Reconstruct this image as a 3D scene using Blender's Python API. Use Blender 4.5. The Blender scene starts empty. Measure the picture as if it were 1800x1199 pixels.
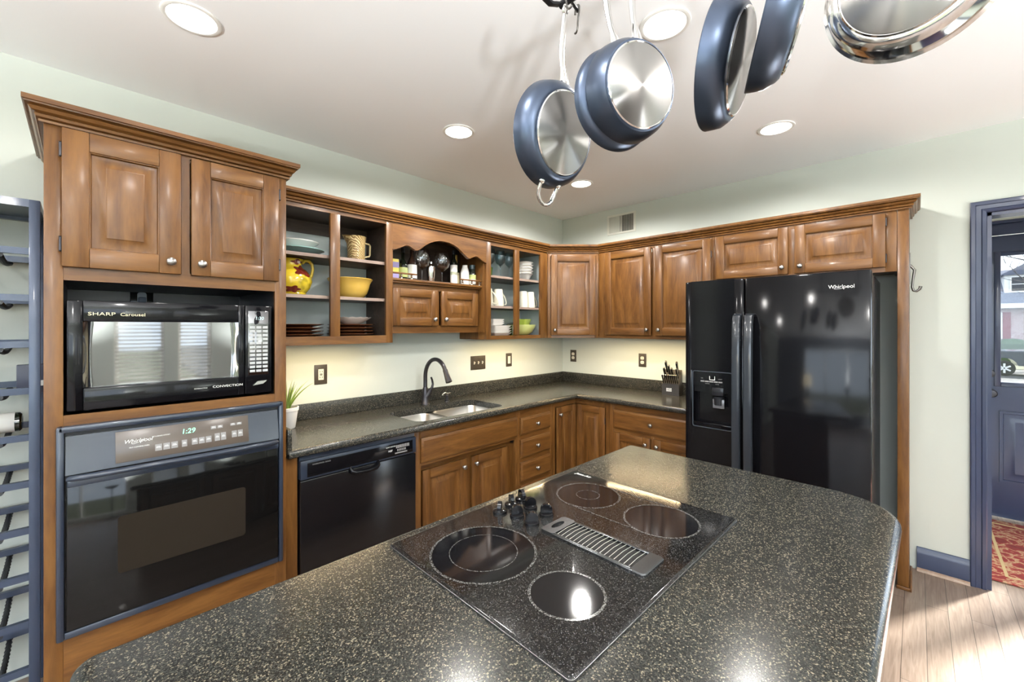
import bpy, bmesh, math, random
from mathutils import Vector, Matrix
random.seed(7)
C = bpy.context.scene.collection
SC = bpy.context.scene
R = math.radians
# ------------------------------------------------------------------ camera
cam_d = bpy.data.cameras.new('camera'); cam = bpy.data.objects.new('camera', cam_d); C.objects.link(cam)
cam.location = (-3.563, -2.708, 1.485)
cam.rotation_euler = (R(90), 0, R(44.13 - 90))
cam_d.sensor_width = 36.0
cam_d.lens = 734.7 / 1800 * 36.0
cam_d.shift_y = -(599.5 - 574.0) / 1800
cam_d.clip_start = 0.02; cam_d.clip_end = 300
SC.camera = cam
# ------------------------------------------------------------------ look, world, sun
vs = SC.view_settings
SC.display_settings.display_device = 'sRGB'
vs.view_transform = 'Standard'; vs.look = 'None'; vs.gamma = 1.0; vs.use_curve_mapping = False
vs.exposure = 0.34
cy = SC.cycles
cy.use_denoising = True
cy.max_bounces = 8; cy.diffuse_bounces = 5; cy.glossy_bounces = 5; cy.transmission_bounces = 8; cy.transparent_max_bounces = 12
cy.caustics_reflective = False; cy.caustics_refractive = False
cy.sample_clamp_indirect = 6.0
W = bpy.data.worlds.new('world'); SC.world = W; W.use_nodes = True
bg = W.node_tree.nodes['Background']; bg.inputs[0].default_value = (0.80, 0.88, 1.0, 1); bg.inputs[1].default_value = 7.0

sun_d = bpy.data.lights.new('sun', 'SUN'); sun = bpy.data.objects.new('sun', sun_d); C.objects.link(sun)
sun_d.energy = 60.0; sun_d.angle = R(5.0); sun_d.color = (1.0, 0.95, 0.86)
sun.rotation_euler = Vector((-0.885 * 0.82, 0.466 * 0.82, -0.574)).to_track_quat('-Z', 'Y').to_euler()
sun.location = (12, -9, 8)

LAMP_W = 10.0          # each ceiling downlight
UNDER_W = 4.2          # each under-cabinet strip
FILL_W = 660.0        # each added, unseen uplight that fills the room by bounce

# ------------------------------------------------------------------ materials
def nodes_of(name):
    m = bpy.data.materials.new(name); m.use_nodes = True
    return m, m.node_tree.nodes, m.node_tree.links, m.node_tree.nodes['Principled BSDF']

def mat(name, col, rough=0.5, metal=0.0, coat=0.0, spec=0.5, emit=None, estr=0.0, bump=0.0, bscale=200, trans=0.0, ior=1.45, alpha=1.0):
    m, N, L, p = nodes_of(name)
    p.inputs['Base Color'].default_value = (*col, 1); p.inputs['Roughness'].default_value = rough
    p.inputs['Metallic'].default_value = metal; p.inputs['Coat Weight'].default_value = coat
    p.inputs['Coat Roughness'].default_value = 0.06
    p.inputs['Specular IOR Level'].default_value = spec; p.inputs['IOR'].default_value = ior
    p.inputs['Transmission Weight'].default_value = trans; p.inputs['Alpha'].default_value = alpha
    if emit: p.inputs['Emission Color'].default_value = (*emit, 1); p.inputs['Emission Strength'].default_value = estr
    if bump:
        t = N.new('ShaderNodeTexCoord'); n = N.new('ShaderNodeTexNoise'); n.inputs['Scale'].default_value = bscale
        b = N.new('ShaderNodeBump'); b.inputs['Strength'].default_value = bump; b.inputs['Distance'].default_value = 0.002
        L.new(t.outputs['Object'], n.inputs['Vector']); L.new(n.outputs['Fac'], b.inputs['Height']); L.new(b.outputs['Normal'], p.inputs['Normal'])
    return m

def ramp(N, stops):
    r = N.new('ShaderNodeValToRGB'); e = r.color_ramp.elements
    while len(e) < len(stops): e.new(0.5)
    for k, (pos, col) in enumerate(stops): e[k].position = pos; e[k].color = (*col, 1)
    return r

def wood(name, horiz, cols, rough=0.36, coat=0.14):
    m, N, L, p = nodes_of(name)
    t = N.new('ShaderNodeTexCoord'); oi = N.new('ShaderNodeObjectInfo'); mp = N.new('ShaderNodeMapping')
    mul = N.new('ShaderNodeMath'); mul.operation = 'MULTIPLY'; mul.inputs[1].default_value = 37.0
    L.new(oi.outputs['Random'], mul.inputs[0]); L.new(mul.outputs[0], mp.inputs['Location'])
    mp.inputs['Scale'].default_value = (1.3, 9, 9) if horiz else (9, 9, 1.3)
    n = N.new('ShaderNodeTexNoise'); n.inputs['Scale'].default_value = 2.2; n.inputs['Detail'].default_value = 5; n.inputs['Distortion'].default_value = 1.1
    L.new(t.outputs['Object'], mp.inputs['Vector']); L.new(mp.outputs[0], n.inputs['Vector'])
    n2 = N.new('ShaderNodeTexNoise'); n2.inputs['Scale'].default_value = 14; n2.inputs['Detail'].default_value = 4
    L.new(mp.outputs[0], n2.inputs['Vector'])
    mx = N.new('ShaderNodeMath'); mx.operation = 'MULTIPLY_ADD'; mx.inputs[1].default_value = 0.35
    L.new(n2.outputs['Fac'], mx.inputs[0]); L.new(n.outputs['Fac'], mx.inputs[2])
    r = ramp(N, [(0.42, cols[0]), (0.66, cols[1]), (0.92, cols[2])])
    L.new(mx.outputs[0], r.inputs[0]); L.new(r.outputs[0], p.inputs['Base Color'])
    p.inputs['Roughness'].default_value = rough; p.inputs['Coat Weight'].default_value = coat; p.inputs['Coat Roughness'].default_value = 0.16; p.inputs['Specular IOR Level'].default_value = 0.32
    return m

WC = [(0.072, 0.028, 0.007), (0.128, 0.053, 0.0125), (0.185, 0.083, 0.021)]
WV = wood('maple_upright_grain', False, WC); WH = wood('maple_level_grain', True, WC)
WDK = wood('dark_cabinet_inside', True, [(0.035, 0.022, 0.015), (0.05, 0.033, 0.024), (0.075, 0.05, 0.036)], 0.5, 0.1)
WB = [WV, WH]

def speckle(name, base, mid, hi, scale, f1, f2, rough, spec=0.5, coat=0.0):
    m, N, L, p = nodes_of(name)
    t = N.new('ShaderNodeTexCoord'); v = N.new('ShaderNodeTexVoronoi'); v.inputs['Scale'].default_value = scale
    L.new(t.outputs['Object'], v.inputs['Vector'])
    s = N.new('ShaderNodeSeparateColor'); L.new(v.outputs['Color'], s.inputs[0])
    r = ramp(N, [(0.0, base), (f1, mid), (f2, hi)]); r.color_ramp.interpolation = 'CONSTANT'
    L.new(s.outputs[0], r.inputs[0])
    v2 = N.new('ShaderNodeTexVoronoi'); v2.inputs['Scale'].default_value = scale * 2.3; L.new(t.outputs['Object'], v2.inputs['Vector'])
    s2 = N.new('ShaderNodeSeparateColor'); L.new(v2.outputs['Color'], s2.inputs[0])
    r2 = ramp(N, [(0.0, (0, 0, 0)), (0.92, (0.03, 0.028, 0.020)), (0.975, (0.10, 0.09, 0.07))]); r2.color_ramp.interpolation = 'CONSTANT'
    L.new(s2.outputs[1], r2.inputs[0])
    a = N.new('ShaderNodeMix'); a.data_type = 'RGBA'; a.blend_type = 'ADD'; a.inputs[0].default_value = 1
    L.new(r.outputs[0], a.inputs[6]); L.new(r2.outputs[0], a.inputs[7]); L.new(a.outputs[2], p.inputs['Base Color'])
    p.inputs['Roughness'].default_value = rough; p.inputs['Coat Weight'].default_value = coat; p.inputs['Specular IOR Level'].default_value = spec
    return m

STONE = speckle('dark_speckled_solid_surface', (0.012, 0.0128, 0.012), (0.033, 0.033, 0.029), (0.150, 0.132, 0.095), 420, 0.56, 0.90, 0.21, 0.34)
GLASSTOP = speckle('black_speckled_ceramic_glass', (0.0035, 0.0035, 0.004), (0.013, 0.013, 0.014), (0.055, 0.055, 0.056), 620, 0.66, 0.92, 0.09)
RING = speckle('pale_speckled_ring', (0.008, 0.008, 0.008), (0.05, 0.05, 0.048), (0.16, 0.16, 0.155), 620, 0.45, 0.78, 0.10)
BLKGL = mat('plain_black_ceramic_glass', (0.006, 0.006, 0.007), 0.06)
WALL = mat('sage_wall_paint', (0.575, 0.61, 0.555), 0.6, spec=0.3)
WALLG = mat('cabinet_back_paint', (0.50, 0.56, 0.55), 0.55, spec=0.3)
CEIL = mat('warm_white_ceiling_paint', (0.88, 0.88, 0.88), 0.7, spec=0.2)
NAVY = mat('navy_trim_paint', (0.021, 0.030, 0.068), 0.30, coat=0.2)
BLKG = mat('gloss_black_enamel', (0.004, 0.004, 0.005), 0.10, spec=0.28, bump=0.010, bscale=60)
BLKM = mat('satin_black_enamel', (0.012, 0.013, 0.016), 0.28)
OVTRIM = mat('charcoal_satin_trim', (0.018, 0.025, 0.040), 0.30, coat=0.3)
MIRGL = mat('dark_mirror_glass', (0.006, 0.006, 0.008), 0.035, ior=2.6)
OVGL = mat('dark_oven_glass', (0.004, 0.004, 0.004), 0.06, spec=0.35)
OVWIN = mat('oven_window_glass', (0.020, 0.016, 0.012), 0.10)
PANELB = mat('brown_smoked_panel', (0.085, 0.066, 0.052), 0.22)
BTN = mat('grey_touch_key', (0.22, 0.21, 0.205), 0.4)
WHT = mat('white_print', (0.80, 0.80, 0.76), 0.5)
CREAMPR = mat('cream_print', (0.80, 0.72, 0.48), 0.5)
GREENLED = mat('green_clock_digits', (0.2, 0.9, 0.5), 0.5, emit=(0.25, 1.0, 0.55), estr=1.6)
STEEL = mat('stainless_steel', (0.62, 0.61, 0.58), 0.24, metal=1.0)
CHROME = mat('polished_steel', (0.78, 0.77, 0.75), 0.10, metal=1.0)
PEWTER = mat('pewter_knob', (0.34, 0.32, 0.30), 0.28, metal=1.0)
BRONZE = mat('dark_bronze_metal', (0.045, 0.043, 0.047), 0.28, metal=0.7)
IRON = mat('wrought_iron_black', (0.02, 0.02, 0.022), 0.40, metal=0.5)
HOOKM = mat('iron_hook_metal', (0.16, 0.15, 0.14), 0.35, metal=1.0)
RACKM = mat('blue_black_rack_metal', (0.040, 0.055, 0.092), 0.33, metal=0.25, coat=0.2)
ANOD = mat('blue_anodised_pan_body', (0.080, 0.102, 0.150), 0.34, metal=0.85)
NONST = mat('dark_pan_inside', (0.02, 0.02, 0.022), 0.4)
PLATEB = mat('dark_brown_cover_plate', (0.050, 0.040, 0.030), 0.35)
IVORY = mat('ivory_device', (0.78, 0.74, 0.62), 0.4)
DARKST = mat('dull_steel_edge', (0.22, 0.22, 0.225), 0.35, metal=1.0)
HOLE = mat('black_slot', (0.004, 0.004, 0.004), 0.6)
WHITEP = mat('white_painted_metal', (0.80, 0.79, 0.75), 0.4)
VENTP = mat('register_paint', (0.66, 0.66, 0.58), 0.45)
GRILLE = mat('brushed_grey_grille', (0.115, 0.12, 0.125), 0.24, metal=0.9)
KNOBM = mat('shiny_black_knob', (0.006, 0.006, 0.007), 0.10, spec=0.45)
WHCER = mat('white_glazed_ceramic', (0.82, 0.80, 0.76), 0.18, coat=0.4)
CRMUG = mat('cream_glazed_mug', (0.70, 0.67, 0.55), 0.2, coat=0.4)
TURQ = mat('pale_turquoise_glaze', (0.36, 0.56, 0.55), 0.15, coat=0.4)
BOWLY = mat('mustard_yellow_glaze', (0.66, 0.42, 0.085), 0.16, coat=0.5)
GLOBE = mat('lit_lamp_shade', (0.9, 0.85, 0.7), 0.6, emit=(1.0, 0.86, 0.60), estr=8.0)
BRPL = mat('brown_stoneware_glaze', (0.13, 0.050, 0.022), 0.16, coat=0.5)
LIME = mat('lime_green_glaze', (0.45, 0.55, 0.09), 0.2, coat=0.4)
PALEG = mat('pale_yellow_green_glaze', (0.58, 0.62, 0.22), 0.2, coat=0.4)
OLIVE = mat('dark_olive_glaze', (0.07, 0.09, 0.02), 0.2, coat=0.4)
LABELW = mat('white_paper_label', (0.78, 0.77, 0.72), 0.5)
LABELG = mat('green_and_cream_label', (0.50, 0.56, 0.22), 0.5)
LABELY = mat('tan_paper_label', (0.55, 0.48, 0.30), 0.5)
DKBOT = mat('dark_bottle_glass', (0.010, 0.014, 0.008), 0.06, coat=0.5)
BRBOT = mat('brown_bottle_glass', (0.035, 0.018, 0.012), 0.10, coat=0.5)
GOLD = mat('gold_foil', (0.60, 0.42, 0.12), 0.3, metal=0.8)
PURPLE = mat('violet_carton', (0.28, 0.24, 0.45), 0.5)
YELC = mat('yellow_carton', (0.72, 0.60, 0.12), 0.5)
TERRW = mat('whitewashed_pot', (0.72, 0.70, 0.67), 0.6, bump=0.2, bscale=90)
SOIL = mat('potting_soil', (0.05, 0.03, 0.02), 0.9)
LEAF = mat('succulent_leaf', (0.22, 0.33, 0.07), 0.45)
BLOCKM = mat('dark_brown_block', (0.040, 0.034, 0.028), 0.4)
BLADEH = mat('black_knife_handle', (0.010, 0.009, 0.009), 0.25, coat=0.3)
HEDGE = mat('hedge_green', (0.035, 0.075, 0.022), 0.9, bump=1.0, bscale=12)
ASPH = mat('street_asphalt', (0.055, 0.055, 0.058), 0.9)
LAWN = mat('lawn_grass', (0.045, 0.050, 0.022), 0.95)
SHUT = mat('red_shutter_paint', (0.22, 0.035, 0.045), 0.5)
SHING = mat('roof_shingle', (0.10, 0.11, 0.15), 0.9, bump=0.6, bscale=9)
BARK = mat('tree_bark', (0.055, 0.048, 0.045), 0.9)
TRUCK = mat('slate_truck_paint', (0.05, 0.06, 0.08), 0.25, coat=0.6)
RUBBER = mat('tyre_rubber', (0.012, 0.012, 0.013), 0.8)
FLOORX = None

def floor_mat():
    m, N, L, p = nodes_of('oak_plank_floor')
    t = N.new('ShaderNodeTexCoord'); br = N.new('ShaderNodeTexBrick'); br.offset = 0.37
    br.inputs['Scale'].default_value = 1.0; br.inputs['Brick Width'].default_value = 1.15; br.inputs['Row Height'].default_value = 0.083
    br.inputs['Mortar Size'].default_value = 0.0012; br.inputs['Mortar'].default_value = (0.05, 0.03, 0.02, 1)
    br.inputs['Color1'].default_value = (0.235, 0.170, 0.130, 1); br.inputs['Color2'].default_value = (0.32, 0.24, 0.19, 1)
    L.new(t.outputs['Object'], br.inputs['Vector'])
    mp = N.new('ShaderNodeMapping'); mp.inputs['Scale'].default_value = (1.6, 24, 1); L.new(t.outputs['Object'], mp.inputs[0])
    n = N.new('ShaderNodeTexNoise'); n.inputs['Scale'].default_value = 2.5; n.inputs['Detail'].default_value = 6; n.inputs['Distortion'].default_value = 1.5
    L.new(mp.outputs[0], n.inputs['Vector'])
    r = ramp(N, [(0.3, (0.62, 0.58, 0.55)), (0.7, (1, 1, 1))]); L.new(n.outputs['Fac'], r.inputs[0])
    x = N.new('ShaderNodeMix'); x.data_type = 'RGBA'; x.blend_type = 'MULTIPLY'; x.inputs[0].default_value = 1
    L.new(br.outputs['Color'], x.inputs[6]); L.new(r.outputs[0], x.inputs[7]); L.new(x.outputs[2], p.inputs['Base Color'])
    p.inputs['Roughness'].default_value = 0.34; p.inputs['Coat Weight'].default_value = 0.15
    return m

def brick_mat():
    m, N, L, p = nodes_of('pale_red_brick')
    t = N.new('ShaderNodeTexCoord'); mp = N.new('ShaderNodeMapping'); mp.inputs['Rotation'].default_value = (R(90), 0, R(90))
    sp = N.new('ShaderNodeSeparateXYZ'); cb = N.new('ShaderNodeCombineXYZ'); L.new(t.outputs['Object'], sp.inputs[0])
    L.new(sp.outputs['Y'], cb.inputs['X']); L.new(sp.outputs['Z'], cb.inputs['Y'])
    br = N.new('ShaderNodeTexBrick'); br.inputs['Scale'].default_value = 1.0; br.inputs['Brick Width'].default_value = 0.24; br.inputs['Row Height'].default_value = 0.085
    br.inputs['Mortar Size'].default_value = 0.014; br.inputs['Mortar'].default_value = (0.55, 0.52, 0.50, 1)
    br.inputs['Color1'].default_value = (0.30, 0.13, 0.12, 1); br.inputs['Color2'].default_value = (0.48, 0.33, 0.31, 1)
    L.new(cb.outputs[0], br.inputs['Vector']); L.new(br.outputs['Color'], p.inputs['Base Color']); p.inputs['Roughness'].default_value = 0.9
    return m

def radial_steel():
    # brushed in circles: a tangent that turns about the disc's own axis
    m, N, L, p = nodes_of('turned_steel_disc')
    p.inputs['Base Color'].default_value = (0.34, 0.33, 0.315, 1); p.inputs['Metallic'].default_value = 1; p.inputs['Roughness'].default_value = 0.30
    p.inputs['Anisotropic'].default_value = 0.95; p.inputs['Anisotropic Rotation'].default_value = 0.25
    tg = N.new('ShaderNodeTangent'); tg.direction_type = 'RADIAL'; tg.axis = 'Z'
    L.new(tg.outputs[0], p.inputs['Tangent'])
    return m

def glaze_yellow():
    m, N, L, p = nodes_of('yellow_leaf_glaze')
    t = N.new('ShaderNodeTexCoord'); n = N.new('ShaderNodeTexNoise'); n.inputs['Scale'].default_value = 11; n.inputs['Detail'].default_value = 3
    L.new(t.outputs['Object'], n.inputs['Vector'])
    r = ramp(N, [(0.40, (0.70, 0.50, 0.03)), (0.58, (0.60, 0.44, 0.03)), (0.70, (0.30, 0.24, 0.02))]); L.new(n.outputs['Fac'], r.inputs[0])
    L.new(r.outputs[0], p.inputs['Base Color']); p.inputs['Roughness'].default_value = 0.14; p.inputs['Coat Weight'].default_value = 0.6
    return m

def tan_relief():
    m, N, L, p = nodes_of('tan_ribbed_stoneware')
    t = N.new('ShaderNodeTexCoord'); w = N.new('ShaderNodeTexWave'); w.inputs['Scale'].default_value = 42; w.inputs['Distortion'].default_value = 6; w.inputs['Detail'].default_value = 2
    w.bands_direction = 'DIAGONAL'
    L.new(t.outputs['Object'], w.inputs['Vector'])
    r = ramp(N, [(0.2, (0.22, 0.13, 0.05)), (0.7, (0.50, 0.37, 0.17))]); L.new(w.outputs['Fac'], r.inputs[0])
    L.new(r.outputs[0], p.inputs['Base Color']); p.inputs['Roughness'].default_value = 0.25
    b = N.new('ShaderNodeBump'); b.inputs['Strength'].default_value = 0.5; b.inputs['Distance'].default_value = 0.004
    L.new(w.outputs['Fac'], b.inputs['Height']); L.new(b.outputs[0], p.inputs['Normal'])
    return m

def rug_mat():
    m, N, L, p = nodes_of('red_patterned_wool')
    t = N.new('ShaderNodeTexCoord'); v = N.new('ShaderNodeTexVoronoi'); v.inputs['Scale'].default_value = 13; v.feature = 'DISTANCE_TO_EDGE'
    n = N.new('ShaderNodeTexNoise'); n.inputs['Scale'].default_value = 16; n.inputs['Detail'].default_value = 3
    L.new(t.outputs['Object'], n.inputs['Vector'])
    mx = N.new('ShaderNodeMix'); mx.data_type = 'VECTOR'; mx.inputs[0].default_value = 0.12
    L.new(t.outputs['Object'], mx.inputs[4]); L.new(n.outputs['Color'], mx.inputs[5]); L.new(mx.outputs[1], v.inputs['Vector'])
    r = ramp(N, [(0.0, (0.42, 0.28, 0.16)), (0.05, (0.36, 0.15, 0.09)), (0.10, (0.24, 0.025, 0.022)), (0.6, (0.13, 0.018, 0.018))]); L.new(v.outputs['Distance'], r.inputs[0])
    L.new(r.outputs[0], p.inputs['Base Color']); p.inputs['Roughness'].default_value = 0.95
    return m

def pane_mat(name, tint=(0.93, 0.96, 0.97), refl=0.045):
    m = bpy.data.materials.new(name); m.use_nodes = True; N = m.node_tree.nodes; L = m.node_tree.links; N.clear()
    o = N.new('ShaderNodeOutputMaterial'); tr = N.new('ShaderNodeBsdfTransparent'); gl = N.new('ShaderNodeBsdfGlossy'); mx = N.new('ShaderNodeMixShader')
    tr.inputs[0].default_value = (*tint, 1); gl.inputs['Roughness'].default_value = 0.02
    fr = N.new('ShaderNodeLayerWeight'); fr.inputs[0].default_value = 0.5
    pw = N.new('ShaderNodeMath'); pw.operation = 'POWER'; pw.inputs[1].default_value = 3.2; ma = N.new('ShaderNodeMath'); ma.operation = 'MULTIPLY_ADD'; ma.inputs[1].default_value = 0.85; ma.inputs[2].default_value = refl
    L.new(fr.outputs['Facing'], pw.inputs[0]); L.new(pw.outputs[0], ma.inputs[0]); L.new(ma.outputs[0], mx.inputs[0]); L.new(tr.outputs[0], mx.inputs[1]); L.new(gl.outputs[0], mx.inputs[2]); L.new(mx.outputs[0], o.inputs[0])
    return m
PANE = pane_mat('clear_pane'); TINTP = pane_mat('tinted_door_pane', (0.55, 0.565, 0.57)); GLASSW = pane_mat('wine_glass_crystal', (0.975, 0.98, 0.985), 0.09); GLASSB = pane_mat('smoky_blue_glass', (0.82, 0.90, 0.93), 0.08)  # front-door pane tint is added to dim the bright outdoors
FLOORM = floor_mat(); BRICK = brick_mat(); DISC = radial_steel(); YGLZ = glaze_yellow(); TANR = tan_relief(); RUGM = rug_mat()
SHAK = mat('shaker_steel', (0.70, 0.69, 0.67), 0.14, metal=1.0)

# ------------------------------------------------------------------ mesh helpers
class MB:
    def __init__(s): s.bm = bmesh.new(); s.mi = 0
    def face(s, vs, mi=None):
        try: f = s.bm.faces.new(vs)
        except ValueError: return None
        f.material_index = s.mi if mi is None else mi; return f
    def poly(s, pts): return s.face([s.bm.verts.new(p) for p in pts])
    def box(s, x0, x1, y0, y1, z0, z1, bev=0.0, M=None):
        v = [s.bm.verts.new((x, y, z)) for x in (x0, x1) for y in (y0, y1) for z in (z0, z1)]
        fs = [s.face([v[i] for i in q]) for q in ((0, 1, 3, 2), (4, 6, 7, 5), (0, 4, 5, 1), (2, 3, 7, 6), (0, 2, 6, 4), (1, 5, 7, 3))]
        if bev:
            es = list({e for f in fs for e in f.edges})
            r = bmesh.ops.bevel(s.bm, geom=es, offset=bev, segments=2, profile=0.5, affect='EDGES')
            for f in r['faces']: f.material_index = s.mi
            v = list({w for f in fs if f.is_valid for w in f.verts} | set(r['verts']))
        if M is not None: bmesh.ops.transform(s.bm, matrix=M, verts=v)
        return s
    def lathe(s, prof, n=32, M=None, close=False):
        rows = []
        for r, z in prof:
            if r < 1e-6: rows.append([s.bm.verts.new((0, 0, z))])
            else: rows.append([s.bm.verts.new((r * math.cos(2 * math.pi * k / n), r * math.sin(2 * math.pi * k / n), z)) for k in range(n)])
        for a, b in zip(rows, rows[1:]):
            for k in range(n):
                q = [a[k % len(a)], a[(k + 1) % len(a)], b[(k + 1) % len(b)], b[k % len(b)]]
                u = []
                for w in q:
                    if w not in u: u.append(w)
                if len(u) > 2: s.face(u)
        if M is not None: bmesh.ops.transform(s.bm, matrix=M, verts=[w for r in rows for w in r])
        return s
    def cyl(s, p0, p1, r0, r1=None, n=16):
        r1 = r0 if r1 is None else r1; p0, p1 = Vector(p0), Vector(p1); d = p1 - p0
        M = Matrix.Translation(p0) @ d.to_track_quat('Z', 'Y').to_matrix().to_4x4()
        return s.lathe([(0, 0), (r0, 0), (r1, d.length), (0, d.length)], n, M)
    def tube(s, pts, r, n=10, closed=False, flat=1.0):
        pts = [Vector(p) for p in pts]; rr = r if isinstance(r, (list, tuple)) else [r] * len(pts)
        rings = []; prev = None; m = len(pts)
        for i, p in enumerate(pts):
            if closed: t = pts[(i + 1) % m] - pts[i - 1]
            else: t = pts[min(i + 1, m - 1)] - pts[max(i - 1, 0)]
            t.normalize()
            if prev is None:
                a = Vector((0, 0, 1)) if abs(t.z) < 0.9 else Vector((1, 0, 0)); nx = (a - t * a.dot(t)).normalized()
            else: nx = (prev - t * prev.dot(t)).normalized()
            prev = nx; ny = t.cross(nx)
            rings.append([s.bm.verts.new(p + nx * math.cos(2 * math.pi * k / n) * rr[i] * flat + ny * math.sin(2 * math.pi * k / n) * rr[i]) for k in range(n)])
        seq = list(zip(rings, rings[1:])) + ([(rings[-1], rings[0])] if closed else [])
        for a, b in seq:
            for k in range(n): s.face([a[k], a[(k + 1) % n], b[(k + 1) % n], b[k]])
        if not closed: s.face(list(reversed(rings[0]))); s.face(rings[-1])
        return s
    def prism(s, poly, z0, z1, M=None):
        a = [s.bm.verts.new((x, y, z0)) for x, y in poly]; b = [s.bm.verts.new((x, y, z1)) for x, y in poly]; n = len(poly)
        s.face(list(reversed(a))); s.face(b)
        for k in range(n): s.face([a[k], a[(k + 1) % n], b[(k + 1) % n], b[k]])
        if M is not None: bmesh.ops.transform(s.bm, matrix=M, verts=a + b)
        return s
    def rings(s, loops, cap=True, cap0=False):
        vs = [[s.bm.verts.new(p) for p in l] for l in loops]; n = len(loops[0])
        for a, b in zip(vs, vs[1:]):
            for k in range(n): s.face([a[k], a[(k + 1) % n], b[(k + 1) % n], b[k]])
        if cap: s.face(vs[-1])
        if cap0: s.face(list(reversed(vs[0])))
        return s
    def build(s, name, mats, parent=None, loc=None, rot=None, sharp=38):
        bmesh.ops.recalc_face_normals(s.bm, faces=s.bm.faces)
        me = bpy.data.meshes.new(name); s.bm.to_mesh(me); s.bm.free()
        for m in (mats if isinstance(mats, (list, tuple)) else [mats]): me.materials.append(m)
        me.shade_smooth(); me.set_sharp_from_angle(angle=R(sharp))
        o = bpy.data.objects.new(name, me); C.objects.link(o)
        if parent is not None: o.parent = parent
        if loc is not None: o.location = loc
        if rot is not None: o.rotation_euler = rot
        return o

def tag(o, label=None, cat=None, group=None, kind=None):
    if label: o['label'] = label
    if cat: o['category'] = cat
    if group: o['group'] = group
    if kind: o['kind'] = kind
    return o
def thing(name, label, cat, loc=(0, 0, 0), rotz=0.0, group=None, kind=None):
    o = bpy.data.objects.new(name, None); C.objects.link(o); o.location = loc; o.rotation_euler = (0, 0, R(rotz)); o.empty_display_size = 0.05
    return tag(o, label, cat, group, kind)
def kids(o): return list(o.children)
def copy_tree(o, parent=None):
    c = o.copy(); C.objects.link(c)
    if parent is not None: c.parent = parent
    for ch in kids(o): copy_tree(ch, c)
    return c
def again(o, loc, label, rotz=None, group=None):
    c = copy_tree(o); c.location = loc
    if rotz is not None: c.rotation_euler = (0, 0, R(rotz))
    c['label'] = label
    if group: c['group'] = group
    return c
def struct(o, label=None):
    o['kind'] = 'structure'
    if label: o['label'] = label
    return o
def text(name, s, size, m, parent, loc, rot=(90, 0, 0), ext=0.0003, xs=1.0, shear=0.0, align='CENTER'):
    cu = bpy.data.curves.new(name, 'FONT'); cu.body = s; cu.size = size; cu.extrude = ext; cu.align_x = align; cu.align_y = 'CENTER'; cu.shear = shear
    cu.resolution_u = 3
    t = bpy.data.objects.new(name, cu); C.objects.link(t)
    dg = bpy.context.evaluated_depsgraph_get(); me = bpy.data.meshes.new_from_object(t.evaluated_get(dg))
    bpy.data.objects.remove(t)
    me.name = name; me.materials.clear(); me.materials.append(m)
    o = bpy.data.objects.new(name, me); C.objects.link(o); o.parent = parent; o.location = loc
    o.rotation_euler = tuple(R(a) for a in rot); o.scale = (xs, 1, 1)
    return o
def arc(cx, cy_, r, a0, a1, n):
    return [(cx + r * math.cos(R(a0 + (a1 - a0) * k / n)), cy_ + r * math.sin(R(a0 + (a1 - a0) * k / n))) for k in range(n + 1)]
def rrect(x0, x1, y0, y1, r, n=6):
    return arc(x1 - r, y0 + r, r, -90, 0, n) + arc(x1 - r, y1 - r, r, 0, 90, n) + arc(x0 + r, y1 - r, r, 90, 180, n) + arc(x0 + r, y0 + r, r, 180, 270, n)
FRONT = Matrix.Rotation(R(90), 4, 'X')          # lathe axis +z turned to point at -y, the front

# panel door and slab drawer front; local frame: x to the right, z up, front at -y
def door_mesh(w, h, t=0.020, s=0.058):
    b = MB()
    b.box(0, s, -t, 0, 0, h, 0.003); b.box(w - s, w, -t, 0, 0, h, 0.003)
    b.mi = 1; b.box(s, w - s, -t, 0, 0, s, 0.003); b.box(s, w - s, -t, 0, h - s, h, 0.003); b.mi = 0
    def lp(i, y): return [(s + i, y, s + i), (w - s - i, y, s + i), (w - s - i, y, h - s - i), (s + i, y, h - s - i)]
    k = min(0.034, (min(w, h) - 2 * s) * 0.24)
    b.rings([lp(-0.004, -t + 0.003), lp(0.003, -t + 0.006), lp(0.006, -t + 0.0145), lp(0.010, -t + 0.015), lp(0.010 + k * 0.92, -t + 0.005), lp(0.010 + k, -t + 0.0015), lp(0.010 + k + 0.002, -t + 0.001)])
    return b
def slab_mesh(w, h, t=0.020):
    b = MB(); b.mi = 1
    def lp(i, y): return [(i, y, i), (w - i, y, i), (w - i, y, h - i), (i, y, h - i)]
    b.rings([lp(0, 0), lp(0, -t + 0.009), lp(0.004, -t + 0.006), lp(0.010, -t + 0.004), lp(0.014, -t), lp(0.016, -t)], cap0=True)
    return b
def knob(parent, x, z, y, r=0.0155):
    b = MB(); b.lathe([(0, 0), (r * 0.62, 0), (r * 0.55, 0.003), (r * 0.36, 0.008), (r * 0.42, 0.013), (r * 0.95, 0.017), (r, 0.021), (r * 0.8, 0.026), (r * 0.4, 0.0285), (0, 0.029)], 20, FRONT)
    return b.build('knob', PEWTER, parent, (x, y, z))
def hinge(parent, x, z, y):
    b = MB(); b.cyl((0, 0, -0.022), (0, 0, 0.022), 0.0035, n=8); b.cyl((0, 0, 0.022), (0, 0, 0.027), 0.0048, 0.001, n=8); b.cyl((0, 0, -0.022), (0, 0, -0.027), 0.0048, 0.001, n=8)
    return b.build('hinge', BRONZE, parent, (x, y, z))
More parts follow.
